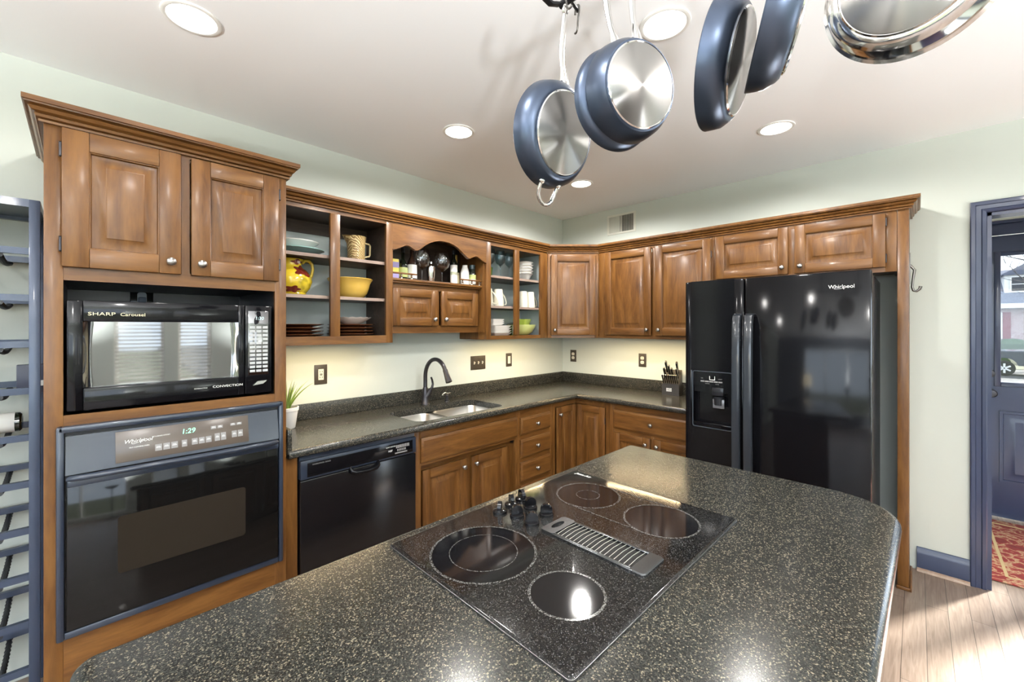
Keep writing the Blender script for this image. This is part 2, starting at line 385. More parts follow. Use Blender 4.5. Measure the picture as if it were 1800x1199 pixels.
def door(parent, x0, x1, z0, z1, y, kn=None, hin=None, s=0.058, name='door'):
    d = door_mesh(x1 - x0, z1 - z0, s=min(s, (x1 - x0) * 0.26, (z1 - z0) * 0.26)).build(name, WB, parent, (x0, y, z0))
    w, h = x1 - x0, z1 - z0
    if kn: knob(d, 0.032 if kn[0] == 'l' else w - 0.032, 0.045 if kn[1] == 'b' else h - 0.05, -0.020)
    if hin:
        for f in (0.16, 0.84): hinge(d, -0.003 if hin == 'l' else w + 0.003, h * f, -0.016)
    return d
def drawer(parent, x0, x1, z0, z1, y, kn=True, name='drawer'):
    d = slab_mesh(x1 - x0, z1 - z0).build(name, WB, parent, (x0, y, z0))
    if kn: knob(d, (x1 - x0) / 2, (z1 - z0) / 2, -0.020)
    return d
CROWN = [(0, 0), (0.011, 0), (0.012, 0.007), (0.007, 0.010), (0.017, 0.013), (0.020, 0.021), (0.015, 0.025), (0.027, 0.029), (0.033, 0.038), (0.028, 0.042), (0.041, 0.045), (0.042, 0.0495), (0.046, 0.051), (0.046, 0.066), (0, 0.066)]
def crown(path, z0, sc=1.0):
    # path in plan, the moulding grows to the right-hand side of travel
    P = [Vector((x, y)) for x, y in path]; b = MB(); loops = []
    for i, p in enumerate(P):
        ns = []
        if i > 0: d = (P[i] - P[i - 1]).normalized(); ns.append(Vector((d.y, -d.x)))
        if i < len(P) - 1: d = (P[i + 1] - P[i]).normalized(); ns.append(Vector((d.y, -d.x)))
        n = ns[0] if len(ns) == 1 else (ns[0] + ns[1]) / (1 + ns[0].dot(ns[1]))
        loops.append([(p.x + n.x * o, p.y + n.y * o, z0 + z * sc) for o, z in CROWN])
    b.rings(loops, cap=True, cap0=True)
    return b
def ring_disc(r0, r1, z, n=64, cx=0, cy_=0):
    b = MB(); a = [b.bm.verts.new((cx + r0 * math.cos(2 * math.pi * k / n), cy_ + r0 * math.sin(2 * math.pi * k / n), z)) for k in range(n)]
    c = [b.bm.verts.new((cx + r1 * math.cos(2 * math.pi * k / n), cy_ + r1 * math.sin(2 * math.pi * k / n), z)) for k in range(n)]
    for k in range(n): b.face([a[k], c[k], c[(k + 1) % n], a[(k + 1) % n]])
    return b

# ================================================================== the room
H = 2.615; XW = -6.6; YS = -5.3; DY0 = -2.99; DY1 = -4.55; DH = 2.127; T = 0.12; HX = 1.39; HY0 = -2.6; HY1 = -5.3; HH = 2.41
b = MB(); b.box(XW - T, HX + 0.05, YS - T, T, -0.06, 0.0); struct(b.build('floor', FLOORM), 'light oak plank floor')
b = MB(); b.box(XW - T, T, YS - T, T, H, H + 0.08); struct(b.build('ceiling', CEIL), 'warm white kitchen ceiling')
b = MB(); b.box(XW - T, T, 0, T, 0, H); struct(b.build('wall_sink', WALL), 'sage wall behind the sink')
b = MB(); b.box(0, T, DY0, 0, 0, H); b.box(0, T, DY1, DY0, DH, H); b.box(0, T, YS, DY1, 0, H); struct(b.build('wall_fridge', WALL), 'sage wall with the doorway')
b = MB()   # west wall; its wide window opening is added for daylight fill
WZ0, WZ1 = 0.35, 2.25; WY0, WY1 = -4.4, -1.4
b.box(XW - T, XW, YS, WY0, 0, H); b.box(XW - T, XW, WY1, 0, 0, H); b.box(XW - T, XW, WY0, WY1, 0, WZ0); b.box(XW - T, XW, WY0, WY1, WZ1, H)
struct(b.build('wall_west', mat('slate_blue_wall_paint', (0.16, 0.18, 0.21), 0.6, spec=0.3)), 'wall with a wide added window, behind the camera')
b = MB()   # south wall, two sash windows plus a wide pair of patio panes added to light the rack
S_WIN = [(-3.55, -2.86, 0.75, 2.05), (-2.64, -2.10, 0.75, 2.05), (-6.2, -4.1, 0.12, 2.15)]
xs = sorted([XW, T] + [v for w in S_WIN for v in w[:2]])
for x0, x1 in zip(xs, xs[1:]):
    w = [q for q in S_WIN if q[0] <= x0 + 1e-6 and q[1] >= x1 - 1e-6]
    if w: b.box(x0, x1, YS - T, YS, 0, w[0][2]); b.box(x0, x1, YS - T, YS, w[0][3], H)
    else: b.box(x0, x1, YS - T, YS, 0, H)
struct(b.build('wall_south', WALL), 'wall with windows, behind the camera')
def window(name, x0, x1, z0, z1, y, mull, yaw=0, label=''):
    # frame, pane; local x along the wall
    root = thing(name, None, None, ((x0 + x1) / 2, y, z0) if not yaw else (y, (x0 + x1) / 2, z0), yaw); struct(root, label)
    w = (x1 - x0) / 2 - 0.001; h = z1 - z0 - 0.001; f = MB()
    for q in ((-w, -w + 0.05, 0.001, h), (w - 0.05, w, 0.001, h), (-w + 0.05, w - 0.05, 0.001, 0.05), (-w + 0.05, w - 0.05, h - 0.05, h)): f.box(q[0], q[1], -0.03, 0.03, q[2], q[3])
    for m in mull: f.box(-w + 2 * w * m - 0.02, -w + 2 * w * m + 0.02, -0.03, 0.03, 0.05, h - 0.05)
    f.build('window_frame', WHITEP, root)
    p = MB(); p.box(-w + 0.05, w - 0.05, -0.003, 0.003, 0.05, h - 0.05); p.build('pane', PANE, root)
    return root
for i, (x0, x1, z0, z1) in enumerate(S_WIN):
    r = window('window_%d' % (i + 1), x0, x1, z0, z1, YS - 0.06, [0.5] if i == 2 else [], 0, 'window in the wall behind the camera')
    if i < 2:      # slatted blind inside the opening
        s = MB(); n = int((z1 - z0 - 0.06) / 0.045)
        for k in range(n): s.box(x0 + 0.01, x1 - 0.01, -0.022, 0.022, -0.0008, 0.0008, 0, Matrix.Translation((0, YS - 0.005, z0 + 0.03 + 0.045 * k)) @ Matrix.Rotation(R(38), 4, 'X'))
        bl = s.build('slat', WHITEP, r); bl.name = 'blind'
        bl.location = -Vector(r.location)
window('window_4', WY0, WY1, WZ0, WZ1, XW - 0.06, [0.33, 0.67], 90, 'wide added window in the wall behind the camera')
for nm, (lx, ly, lz), (sx, sy), rot in (('portal_south', (-5.15, YS - T - 0.01, 1.13), (2.1, 2.03), (90, 0, 0)), ('portal_west', (XW - T - 0.01, -2.9, 1.3), (3.0, 1.9), (90, 0, -90)),
                                        ('portal_sash', (-3.2, YS - T - 0.01, 1.4), (0.7, 1.3), (90, 0, 0)), ('portal_sash', (-2.37, YS - T - 0.01, 1.4), (0.54, 1.3), (90, 0, 0))):
    l = bpy.data.lights.new(nm, 'AREA'); l.shape = 'RECTANGLE'; l.size, l.size_y = sx, sy; l.cycles.is_portal = True
    o = bpy.data.objects.new(nm, l); C.objects.link(o); o.location = (lx, ly, lz); o.rotation_euler = tuple(R(a) for a in rot)
# entrance hall beyond the doorway
b = MB(); b.box(T, HX, HY1, HY0, HH, HH + 0.06); struct(b.build('ceiling_hall', CEIL), 'low hall ceiling')
b = MB(); b.box(T, HX + T, HY0, HY0 + T, 0, HH); struct(b.build('wall_hall_left', WALL), 'hall wall')
b = MB(); b.box(T, 0.30, HY1 - T, HY1, 0, HH); b.box(1.25, HX + T, HY1 - T, HY1, 0, HH); b.box(0.30, 1.25, HY1 - T, HY1, 0, 0.15); b.box(0.30, 1.25, HY1 - T, HY1, 2.1, HH); struct(b.build('wall_hall_right', WALL), 'hall wall')
window('window_6', 0.30, 1.25, 0.15, 2.1, HY1 - 0.06, [], 0, 'added window at the end of the hall, out of view')  # unseen window added for a bright dishwasher reflection and hall light
FD0, FD1, FDH = -3.065, -3.975, 2.19          # front door slab; a sidelight past it
SL0, SL1 = -4.02, -4.80
b = MB(); b.box(HX, HX + T, FD0 + 0.01, HY0, 0, HH + 0.06); b.box(HX, HX + T, SL1 - 0.01, FD0 + 0.01, FDH + 0.01, HH + 0.06); b.box(HX, HX + T, HY1, SL1 - 0.01, 0, HH + 0.06); b.box(HX, HX + T, SL0 + 0.01, FD1 - 0.01, 0, FDH + 0.01)
b.box(HX, HX + T, SL1 - 0.01, SL0 + 0.01, 0, 0.3)
struct(b.build('wall_entrance', WALL), 'entrance wall around the front door')
# front door, latch on the left
fd = struct(thing('door_1', None, None, (HX, 0, 0)), 'navy front door with a tall window, seen through the doorway')
LZ0, LZ1, LY0, LY1 = 1.05, 2.035, FD0 - 0.095, FD1 + 0.095
b = MB()
b.box(0.02, 0.065, LY0, FD0, 0.005, FDH); b.box(0.02, 0.065, FD1, LY1, 0.005, FDH); b.box(0.02, 0.065, LY1, LY0, LZ1, FDH); b.box(0.02, 0.065, LY1, LY0, 0.005, LZ0)
b.build('slab', NAVY, fd)
b = MB()
for q in ((LY0 - 0.012, LY0 + 0.022, LZ0 - 0.03, LZ1 + 0.03), (LY1 - 0.022, LY1 + 0.012, LZ0 - 0.03, LZ1 + 0.03), (LY1 + 0.012, LY0 - 0.012, LZ0 - 0.03, LZ0 + 0.004), (LY1 + 0.012, LY0 - 0.012, LZ1 - 0.004, LZ1 + 0.03)): b.box(0.008, 0.021, q[0], q[1], q[2], q[3], 0.004)
b.build('glazing_bead', NAVY, fd)
b = MB(); b.box(0.038, 0.046, LY1, LY0, LZ0, LZ1); b.build('pane', TINTP, fd)
b = MB()
def yl(i, x): return [(x, FD0 - 0.10 - i, 0.28 + i), (x, FD1 + 0.11 + i, 0.28 + i), (x, FD1 + 0.11 + i, 0.83 - i), (x, FD0 - 0.10 - i, 0.83 - i)]
b.rings([yl(-0.002, 0.021), yl(0, 0.010), yl(0.018, 0.010), yl(0.022, 0.018), yl(0.05, 0.018), yl(0.075, 0.008), yl(0.08, 0.008)]); b.build('lower_panel', NAVY, fd)
LEFTM = Matrix.Rotation(R(-90), 4, 'Y')
b = MB(); b.lathe([(0, 0), (0.031, 0), (0.030, 0.006), (0.012, 0.012), (0.012, 0.035), (0.026, 0.042), (0.030, 0.055), (0.024, 0.066), (0, 0.069)], 24, LEFTM); b.build('knob', BRONZE, fd, (0.02, FD0 - 0.058, 0.965))
b = MB(); b.lathe([(0, 0), (0.030, 0), (0.027, 0.012), (0.012, 0.014), (0, 0.016)], 24, LEFTM); b.build('deadbolt', BRONZE, fd, (0.02, FD0 - 0.052, 1.115))
dt = struct(thing('trim_1', None, None, (HX, 0, 0)), 'navy casing around the front door')
b = MB(); b.box(-0.02, 0, FD0, FD0 + 0.075, 0, FDH, 0.003); b.box(-0.02, 0, SL1 - 0.075, SL1, 0, FDH, 0.003); b.box(-0.02, 0, SL0, FD1, 0, FDH, 0.003)
b.box(-0.022, 0, SL1 - 0.075, FD0 + 0.075, FDH, FDH + 0.085, 0.004); b.box(-0.04, 0, SL1 - 0.09, FD0 + 0.09, FDH + 0.085, FDH + 0.11, 0.004); b.build('casing', NAVY, dt)
b = MB(); b.box(0.02, 0.05, SL1 - 0.005, SL0 + 0.005, 0.3, FDH + 0.005); sl = b; sl.bm.clear()
for q in ((SL1, SL1 + 0.04, 0.3, FDH), (SL0 - 0.04, SL0, 0.3, FDH), (SL1 + 0.04, SL0 - 0.04, 0.3, 0.42), (SL1 + 0.04, SL0 - 0.04, FDH - 0.1, FDH)): sl.box(0.02, 0.06, q[0], q[1], q[2], q[3])
sw = struct(thing('window_5', None, None, (HX, 0, 0)), 'sidelight beside the front door'); sl.build('window_frame', NAVY, sw)
b = MB(); b.box(0.038, 0.044, SL1 + 0.04, SL0 - 0.04, 0.42, FDH - 0.1); b.build('pane', PANE, sw)
# kitchen side casing of the doorway, jamb, baseboards
def casing_mesh():
    b = MB(); prof = [(0, -0.0), (0, -0.019), (0.004, -0.021), (0.020, -0.021), (0.023, -0.016), (0.043, -0.014), (0.047, -0.019), (0.062, -0.014), (0.0655, -0.009), (0.0655, 0)]
    loops = []          # runs up the left leg, along the head, and down the far leg, mitred
    for (yy, zz, sy, sz) in ((DY0 + 0.0655, 0, -1, 0), (DY0 + 0.0655, DH + 0.0655, -1, -1), (DY1 - 0.0655, DH + 0.0655, 1, -1), (DY1 - 0.0655, 0, 1, 0)):
        loops.append([(x, yy + sy * o, zz + sz * o) for o, x in prof])
    b.rings(loops, cap=True, cap0=True); return b
cs = struct(casing_mesh().build('trim_2', NAVY, sharp=25), 'navy casing around the doorway')
b = MB(); b.box(0.0, T, DY0 - 0.018, DY0, 0, DH); b.box(0.0, T, DY1, DY1 + 0.018, 0, DH); b.box(0, T, DY1, DY0, DH - 0.018, DH); struct(b.build('trim_3', NAVY), 'navy jamb lining the doorway')
def base_run(name, x, y0, y1):
    b = MB(); prof = [(0, 0), (-0.015, 0), (-0.015, 0.105), (-0.012, 0.118), (-0.006, 0.128), (-0.004, 0.142), (0, 0.142)]
    b.rings([[(x + px, y, z) for px, z in prof] for y in (y0, y1)], cap=True, cap0=True); return struct(b.build(name, NAVY), 'navy baseboard')
base_run('baseboard_right', 0, -2.705, DY0 + 0.0655)
b = MB(); b.rings([[(-0.0155 + px, y, z) for px, z in ((0, 0.001), (-0.016, 0.001), (-0.013, 0.013), (-0.004, 0.020), (0, 0.020))] for y in (-2.705, DY0 + 0.0655)], cap=True, cap0=True)
struct(b.build('trim_4', wood('pale_shoe_moulding', True, [(0.30, 0.2, 0.14), (0.4, 0.28, 0.2), (0.48, 0.35, 0.26)])), 'pale quarter-round at the foot of the baseboard')

# ------------------------------------------------------------------ hall rug
b = MB(); b.box(0.15, 1.30, -4.6, -3.0, 0.001, 0.009, 0.003)
rg = thing('hall_rug', 'red patterned rug on the hall floor below the front door', 'rug')
b.build('pile_field', RUGM, rg)
b = MB()
for q in ((0.235, 0.25, -4.52, -3.08), (1.20, 1.215, -4.52, -3.08), (0.25, 1.20, -3.095, -3.08), (0.25, 1.20, -4.52, -4.505)): b.box(q[0], q[1], q[2], q[3], 0.009, 0.0105)
b.build('border_stripe', mat('gold_border_wool', (0.46, 0.33, 0.17), 0.95), rg)

# ------------------------------------------------------------------ outside
GZ = -0.94
b = MB(); b.box(1.6, 33, -60, 45, GZ - 0.1, GZ); struct(b.build('ground_street', ASPH), 'street outside')
b = MB(); b.box(33, 70, -60, 45, GZ - 0.1, GZ + 0.02); struct(b.build('ground_lawn', LAWN), 'lawn across the street')
b = MB(); b.box(-60, 70, -60, 60, GZ - 0.5, GZ - 0.12); struct(b.build('ground_far', LAWN), 'ground around the house')
b = MB(); b.box(HX + T + 0.01, 3.2, -6.0, -2.2, GZ, -0.08); struct(b.build('ground_porch', mat('porch_concrete', (0.36, 0.35, 0.33), 0.9)), 'front porch slab')
hs = thing('brick_house', 'brick house with dormer across the street, seen through the front door', 'house', (42.4, -8.0, GZ))
b = MB(); b.box(0, 8, -9, 9, 0, 4.0); b.build('brick_wall', BRICK, hs)
b = MB(); b.poly([(-0.5, -9.6, 4.0), (-0.5, 9.6, 4.0), (4.0, 9.6, 6.8), (4.0, -9.6, 6.8)]); b.poly([(8.5, -9.6, 4.0), (4.0, -9.6, 6.8), (4.0, 9.6, 6.8), (8.5, 9.6, 4.0)])
b.poly([(-0.5, -9.6, 4.0), (4.0, -9.6, 6.8), (8.5, -9.6, 4.0)]); b.poly([(-0.5, 9.6, 4.0), (8.5, 9.6, 4.0), (4.0, 9.6, 6.8)]); b.build('roof', SHING, hs)
b = MB(); b.box(-0.55, -0.3, -9.6, 9.6, 3.72, 4.05); b.build('gutter', WHITEP, hs)
dm = MB(); dm.box(0.9, 3.6, -1.05, 0.75, 4.7, 6.2); dm = dm.build('dormer', WHITEP, hs)
b = MB(); b.prism([(-1.30, 6.15), (1.0, 6.15), (-0.15, 6.9)], 0.7, 4.0, Matrix(((0, 0, 1, 0), (1, 0, 0, 0), (0, 1, 0, 0), (0, 0, 0, 1)))); b.build('dormer_roof', SHING, hs)
b = MB(); b.box(0.86, 0.9, -0.75, 0.45, 4.95, 6.0); f = b.build('dormer_window', BLKM, hs)
b = MB(); b.box(0.82, 0.86, -0.79, -0.71, 4.9, 6.05); b.box(0.82, 0.86, 0.41, 0.49, 4.9, 6.05); b.box(0.82, 0.86, -0.71, 0.41, 4.9, 4.98); b.box(0.82, 0.86, -0.71, 0.41, 5.97, 6.05); b.box(0.82, 0.86, -0.71, 0.41, 5.45, 5.5); b.build('dormer_sash', WHITEP, hs)
for cyy in (1.53, -6.0):
    b = MB(); b.box(-0.05, 0, cyy - 0.55, cyy + 0.55, 1.6, 3.4); w = b.build('house_window', BLKM, hs)
    b = MB()
    for q in ((-0.6, -0.52, 1.55, 3.45), (0.52, 0.6, 1.55, 3.45), (-0.52, 0.52, 1.55, 1.63), (-0.52, 0.52, 3.37, 3.45), (-0.52, 0.52, 2.47, 2.53)): b.box(-0.09, -0.05, cyy + q[0], cyy + q[1], q[2], q[3])
    b.build('sash', WHITEP, w)
    for sd in (-0.80, 0.80):
        b = MB(); b.box(-0.06, 0, cyy + sd - 0.19, cyy + sd + 0.19, 1.55, 3.45); b.build('shutter', SHUT, hs)
b = MB()
for k in range(9):
    b.lathe([(0, 0), (0.85, 0.05), (0.95, 0.6), (0.8, 1.25), (0.4, 1.55), (0, 1.6)], 12, Matrix.Translation((41.0, -13 + k * 1.4, GZ)))
tag(b.build('clipped_hedge', HEDGE), 'clipped green hedge in front of the brick house', 'hedge')
tr = thing('pickup_truck', 'dark slate pickup truck parked on the street outside', 'truck', (28.2, -6.63, GZ))
b = MB()      # side outline in y-z, extruded across x
out = [(1.9, 0.55), (1.9, 1.12), (1.75, 1.2), (-0.3, 1.25), (-0.6, 1.28), (-1.2, 1.85), (-2.9, 1.85), (-3.15, 1.3), (-4.0, 1.3), (-4.0, 0.5), (-3.5, 0.5)] + arc(-3.0, 0.42, 0.46, 170, 10, 8) + [(0.0, 0.5), (0.3, 0.5)] + arc(0.85, 0.42, 0.46, 170, 10, 8)
b.prism(out, -0.0, 1.9, Matrix(((0, 0, 1, 0), (1, 0, 0, 0), (0, 1, 0, 0), (0, 0, 0, 1)))); b.build('truck_body', TRUCK, tr)
for wy in (0.85, -3.0):
    b = MB(); b.lathe([(0.2, -0.12), (0.33, -0.12), (0.37, -0.08), (0.37, 0.08), (0.33, 0.12), (0.2, 0.12)], 28, Matrix.Rotation(R(90), 4, 'Y')); w = b.build('wheel', RUBBER, tr, (0.02, wy, 0.37))
    b = MB(); b.cyl((-0.10, 0, 0), (0.05, 0, 0), 0.23, n=20); b.build('hub_back', BLKM, w)
    b = MB()
    for k in range(6): b.box(-0.125, -0.10, -0.035, 0.035, 0.03, 0.235, 0, Matrix.Rotation(R(60 * k), 4, 'X'))
    b.build('wheel_spokes', WHITEP, w)
tree = thing('bare_tree', 'bare tree in front of the brick house', 'tree', (36, -9.4, GZ))
b = MB(); b.tube([(0, 0, 0), (0.05, 0.02, 2), (0, 0.1, 4), (0.1, 0, 6.5)], [0.28, 0.22, 0.16, 0.05], 10)
rt = random.Random(3)
def limb(p, d, r, n):
    pts = [Vector(p)]; d = Vector(d)
    for k in range(5): d = (d + Vector((rt.uniform(-.25, .25), rt.uniform(-.25, .25), rt.uniform(-.12, .16)))).normalized(); pts.append(pts[-1] + d * r * 9)
    b.tube(pts, [r * (1 - k / 6.5) for k in range(6)], 6)
    if n:
        for k in (2, 3, 4, 5): limb(pts[k], (d + Vector((rt.uniform(-1, 1), rt.uniform(-1, 1), rt.uniform(-.3, .6)))).normalized(), r * 0.55, n - 1)
for k in range(9): a = k * 2.4; limb((0, 0, 3.0 + k * 0.38), (math.cos(a), math.sin(a), 0.5), 0.062, 2)
b.build('trunk', BARK, tree)

# ================================================================== ceiling lights, register, wall plates
LIGHTS = [(-3.28, -0.80, 'recessed ceiling light at upper left, above the oven cabinet'), (-2.04, -0.80, 'recessed ceiling light above the sink counter'),
          (-0.81, -0.80, 'small far recessed ceiling light near the corner, below the hanging skillet'), (-2.045, -2.03, 'glaring recessed ceiling light behind the hanging pans'),
          (-0.81, -2.13, 'recessed ceiling light in front of the refrigerator'), (-3.28, -2.05, 'recessed ceiling light above the near end of the island, out of view'), (-4.52, -0.80, 'recessed ceiling light left of the wine rack, out of view'), (-4.52, -2.05, 'recessed ceiling light behind the camera, in line with the island'), (-2.05, -3.4, 'recessed ceiling light right of the island, out of view'), (-4.0, -3.6, 'recessed ceiling light in the far half of the room, out of view')]
first = None
for x, y, lab in LIGHTS:
    if first is None:
        first = thing('recessed_downlight', lab, 'ceiling light', (x, y, H), 0, 'recessed ceiling lights')
        b = MB(); b.lathe([(0.074, -0.001), (0.076, -0.006), (0.083, -0.0075), (0.090, -0.005), (0.092, -0.0005)], 40); b.build('trim_ring', WHITEP, first)
        b = MB(); b.lathe([(0, -0.002), (0.04, -0.0025), (0.0745, -0.002)], 40); b.build('lens', mat('lit_lens', (1, 1, 1), 0.5, emit=(1.0, 0.96, 0.88), estr=9.0), first)
    else:
        again(first, (x, y, H), lab)
    l = bpy.data.lights.new('downlight', 'SPOT'); l.energy = LAMP_W * 4.2 * {(-3.28, -0.80): 0.25, (-0.81, -2.13): 0.7, (-3.28, -2.05): 0.35, (-4.52, -0.80): 0.5, (-4.52, -2.05): 0.5}.get((x, y), 1.0); l.color = (1.0, 0.97, 0.93); l.shadow_soft_size = 0.055; l.spot_size = R(172); l.spot_blend = 0.35
    o = bpy.data.objects.new('downlight', l); C.objects.link(o); o.location = (x, y, H - 0.065)

reg = thing('wall_air_register', 'painted air register high on the wall above the corner cabinets', 'vent', (0, -0.695, 2.365), -90)
b = MB(); b.box(-0.15, 0.15, -0.006, 0, 0, 0.019, 0.002); b.box(-0.15, 0.15, -0.006, 0, 0.171, 0.19, 0.002); b.box(-0.15, -0.125, -0.006, 0, 0.019, 0.171); b.box(0.125, 0.15, -0.006, 0, 0.019, 0.171); b.box(-0.006, 0.006, -0.006, 0, 0.019, 0.171); b.build('frame', VENTP, reg)
b = MB(); b.box(-0.125, 0.125, -0.001, -0.0005, 0.019, 0.171); b.build('duct_opening', HOLE, reg)
for k in range(22):
    x = -0.116 + k * 0.011
    if abs(x) < 0.007: continue
    b = MB(); b.box(-0.0008, 0.0008, -0.0055, 0.0055, 0.019, 0.171, 0, Matrix.Translation((x, -0.0062, 0)) @ Matrix.Rotation(R(-38 if x < 0 else 38), 4, 'Z')); b.build('louver', VENTP, reg)

def plate(name, label, cat, loc, rotz, w, h, parts):
    t = thing(name, label, cat, loc, rotz)
    b = MB(); b.box(-w / 2, w / 2, -0.006, 0, -h / 2, h / 2, 0.0025); b.build('cover_plate', PLATEB, t)
    for kind, x in parts:
        if kind == 'gfci':
            d = MB(); d.box(x - 0.0165, x + 0.0165, -0.0085, -0.005, -0.034, 0.034, 0.001); d = d.build('receptacle', IVORY, t)
            for zz in (0.018, -0.018):
                s = MB(); s.box(x - 0.008, x - 0.005, -0.0092, -0.0084, zz - 0.004, zz + 0.005); s.box(x + 0.005, x + 0.008, -0.0092, -0.0084, zz - 0.004, zz + 0.005); s.build('slot', HOLE, d)
            s = MB(); s.box(x - 0.008, x + 0.008, -0.0095, -0.0084, -0.005, -0.001); s.box(x - 0.008, x + 0.008, -0.0095, -0.0084, 0.001, 0.005); s.build('test_button', HOLE, d)
        elif kind == 'duplex':
            for zz in (0.0195, -0.0195):
                d = MB(); d.prism(rrect(x - 0.0165, x + 0.0165, zz - 0.014, zz + 0.014, 0.010, 5), 0.005, 0.0085, FRONT); d = d.build('receptacle', IVORY, t)
                s = MB(); s.box(x - 0.008, x - 0.005, -0.0092, -0.0084, zz - 0.003, zz + 0.006); s.box(x + 0.005, x + 0.008, -0.0092, -0.0084, zz - 0.003, zz + 0.006); s.cyl((x, -0.0084, zz - 0.008), (x, -0.0092, zz - 0.008), 0.0025, n=10); s.build('slot', HOLE, d)
        else:
            d = MB(); d.box(x - 0.0055, x + 0.0055, -0.007, -0.005, -0.012, 0.012); d.box(x - 0.0045, x + 0.0045, -0.016, -0.006, -0.002, 0.008, 0.001); d.build('toggle', IVORY, t)
            if kind == 'rocker':
                d = MB(); d.box(x - 0.0165, x + 0.0165, -0.0085, -0.0055, -0.034, 0.034, 0.001); d.build('rocker', IVORY, t)
        s = MB()
        for zz in (0.042, -0.042): s.cyl((x, -0.0055, zz), (x, -0.0072, zz), 0.003, n=10)
        s.build('plate_screw', PLATEB, t)
    return t
plate('wall_outlet', 'brown-plated ivory outlet on the wall right of the potted succulent', 'outlet', (-2.509, 0, 1.182), 0, 0.079, 0.124, [('gfci', 0)])
plate('light_switch', 'wide brown plate of three toggle switches right of the faucet', 'switch', (-1.192, 0, 1.175), 0, 0.166, 0.118, [('toggle', -0.046), ('toggle', 0), ('toggle', 0.046)])
plate('light_switch', 'narrow brown switch plate between the triple switch and the corner', 'switch', (-0.816, 0, 1.178), 0, 0.074, 0.122, [('rocker', 0)])
plate('wall_outlet', 'brown-plated outlet nearest the wall corner, below the diagonal cabinet', 'outlet', (0, -0.142, 1.181), -90, 0.074, 0.122, [('duplex', 0)])
plate('wall_outlet', 'brown-plated outlet on the wall left of the knife block', 'outlet', (0, -0.910, 1.178), -90, 0.074, 0.122, [('duplex', 0)])

# ================================================================== tall oven cabinet (local = world axes, front at -y)
TX0, TX1, TF = -3.650, -2.908, -0.625
tc = thing('oven_cabinet', 'tall stained wood cabinet housing the microwave and wall oven', 'cabinet', (TX0, 0, 0))
tw = TX1 - TX0
def TL(x): return x - TX0
b = MB(); b.box(0, 0.018, TF, -0.002, 0.0, 2.16); b.box(tw - 0.018, tw, TF, -0.002, 0.0, 2.16)
b.box(0, 0.045, TF - 0.004, TF + 0.016, 0.0, 2.165, 0.0015); b.box(tw - 0.047, tw, TF - 0.004, TF + 0.016, 0, 2.165, 0.0015)
b.build('side_panel', WV, tc)
for z0, z1 in ((0.0, 0.452), (1.135, 1.182), (1.643, 1.695), (2.15, 2.165)): b = MB(); b.box(0.045, tw - 0.047, TF - 0.003, TF + 0.015, z0, z1); b.build('face_rail', WH, tc)
b = MB(); b.box(0.018, tw - 0.018, TF + 0.016, -0.02, 2.14, 2.158); b.build('cabinet_top', WH, tc)
b = MB(); b.box(TL(-3.288), TL(-3.262), TF - 0.003, TF + 0.015, 1.695, 2.15); b.build('centre_stile', WV, tc)
b = MB(); b.box(0.018, tw - 0.018, -0.03, -0.01, 0.05, 1.66); b.box(0.018, tw - 0.018, TF + 0.016, -0.03, 1.150, 1.178); b.box(0.018, tw - 0.018, TF + 0.016, -0.03, 1.648, 1.665); b.box(0.018, 0.045, TF + 0.016, -0.03, 1.178, 1.648); b.box(tw - 0.046, tw - 0.018, TF + 0.016, -0.03, 1.178, 1.648)
b.build('black_niche_lining', BLKM, tc)
door(tc, TL(-3.609), TL(-3.291), 1.688, 2.156, TF - 0.004, 'rb', 'l', 0.066); door(tc, TL(-3.259), TL(-2.943), 1.688, 2.152, TF - 0.004, 'lb', 'r', 0.062)
crown([(TX0, -0.004), (TX0, TF - 0.004), (TX1, TF - 0.004), (TX1, -0.004)], 2.160, 1.04).build('crown_moulding', WH, tc, (-TX0, 0, 0), sharp=25)
o = thing('niche_outlet', 'black power outlet with plug on the back of the microwave niche', 'outlet', (-3.36, -0.032, 1.60))
b = MB(); b.box(-0.042, 0.042, -0.008, 0, -0.055, 0.06, 0.003); b.build('cover_plate', BLKG, o)
b = MB(); b.prism(rrect(-0.017, 0.017, -0.012, 0.048, 0.011, 5), 0.008, 0.012, FRONT); b.build('receptacle', mat('pale_blue_receptacle', (0.40, 0.47, 0.55), 0.3), o)
b = MB(); b.box(-0.014, 0.014, -0.04, -0.0125, -0.005, 0.025, 0.005); b.tube([(0, -0.035, 0.0), (0, -0.05, -0.02), (0.005, -0.052, -0.055)], 0.005, 8); b.build('plug', mat('grey_plug', (0.12, 0.16, 0.22), 0.3), o)

# microwave
mw = thing('microwave_oven', 'black built-in microwave oven with a mirror-dark bowed window', 'microwave', (-3.598, -0.612, 1.184))
MWW, MWH = 0.628, 0.392
b = MB(); b.box(0.004, MWW - 0.004, 0.0, 0.42, 0.010, MWH - 0.004, 0.004)
for fx in (0.05, MWW - 0.05):
    for fy in (0.05, 0.36): b.cyl((fx, fy, 0), (fx, fy, 0.012), 0.014, n=12)
b.build('housing', BLKM, mw)
DWW = 0.523
d = MB(); wx0, wx1, wz0, wz1 = 0.070, 0.470, 0.088, 0.318
d.box(0, wx0 - 0.030, -0.026, -0.001, 0.010, MWH, 0.006); d.box(wx1 + 0.030, DWW, -0.026, -0.001, 0.010, MWH, 0.004); d.box(wx0 - 0.031, wx1 + 0.031, -0.026, -0.001, wz1, MWH, 0.004); d.box(wx0 - 0.031, wx1 + 0.031, -0.030, -0.001, 0.010, wz0, 0.006)
d = d.build('door', BLKG, mw)
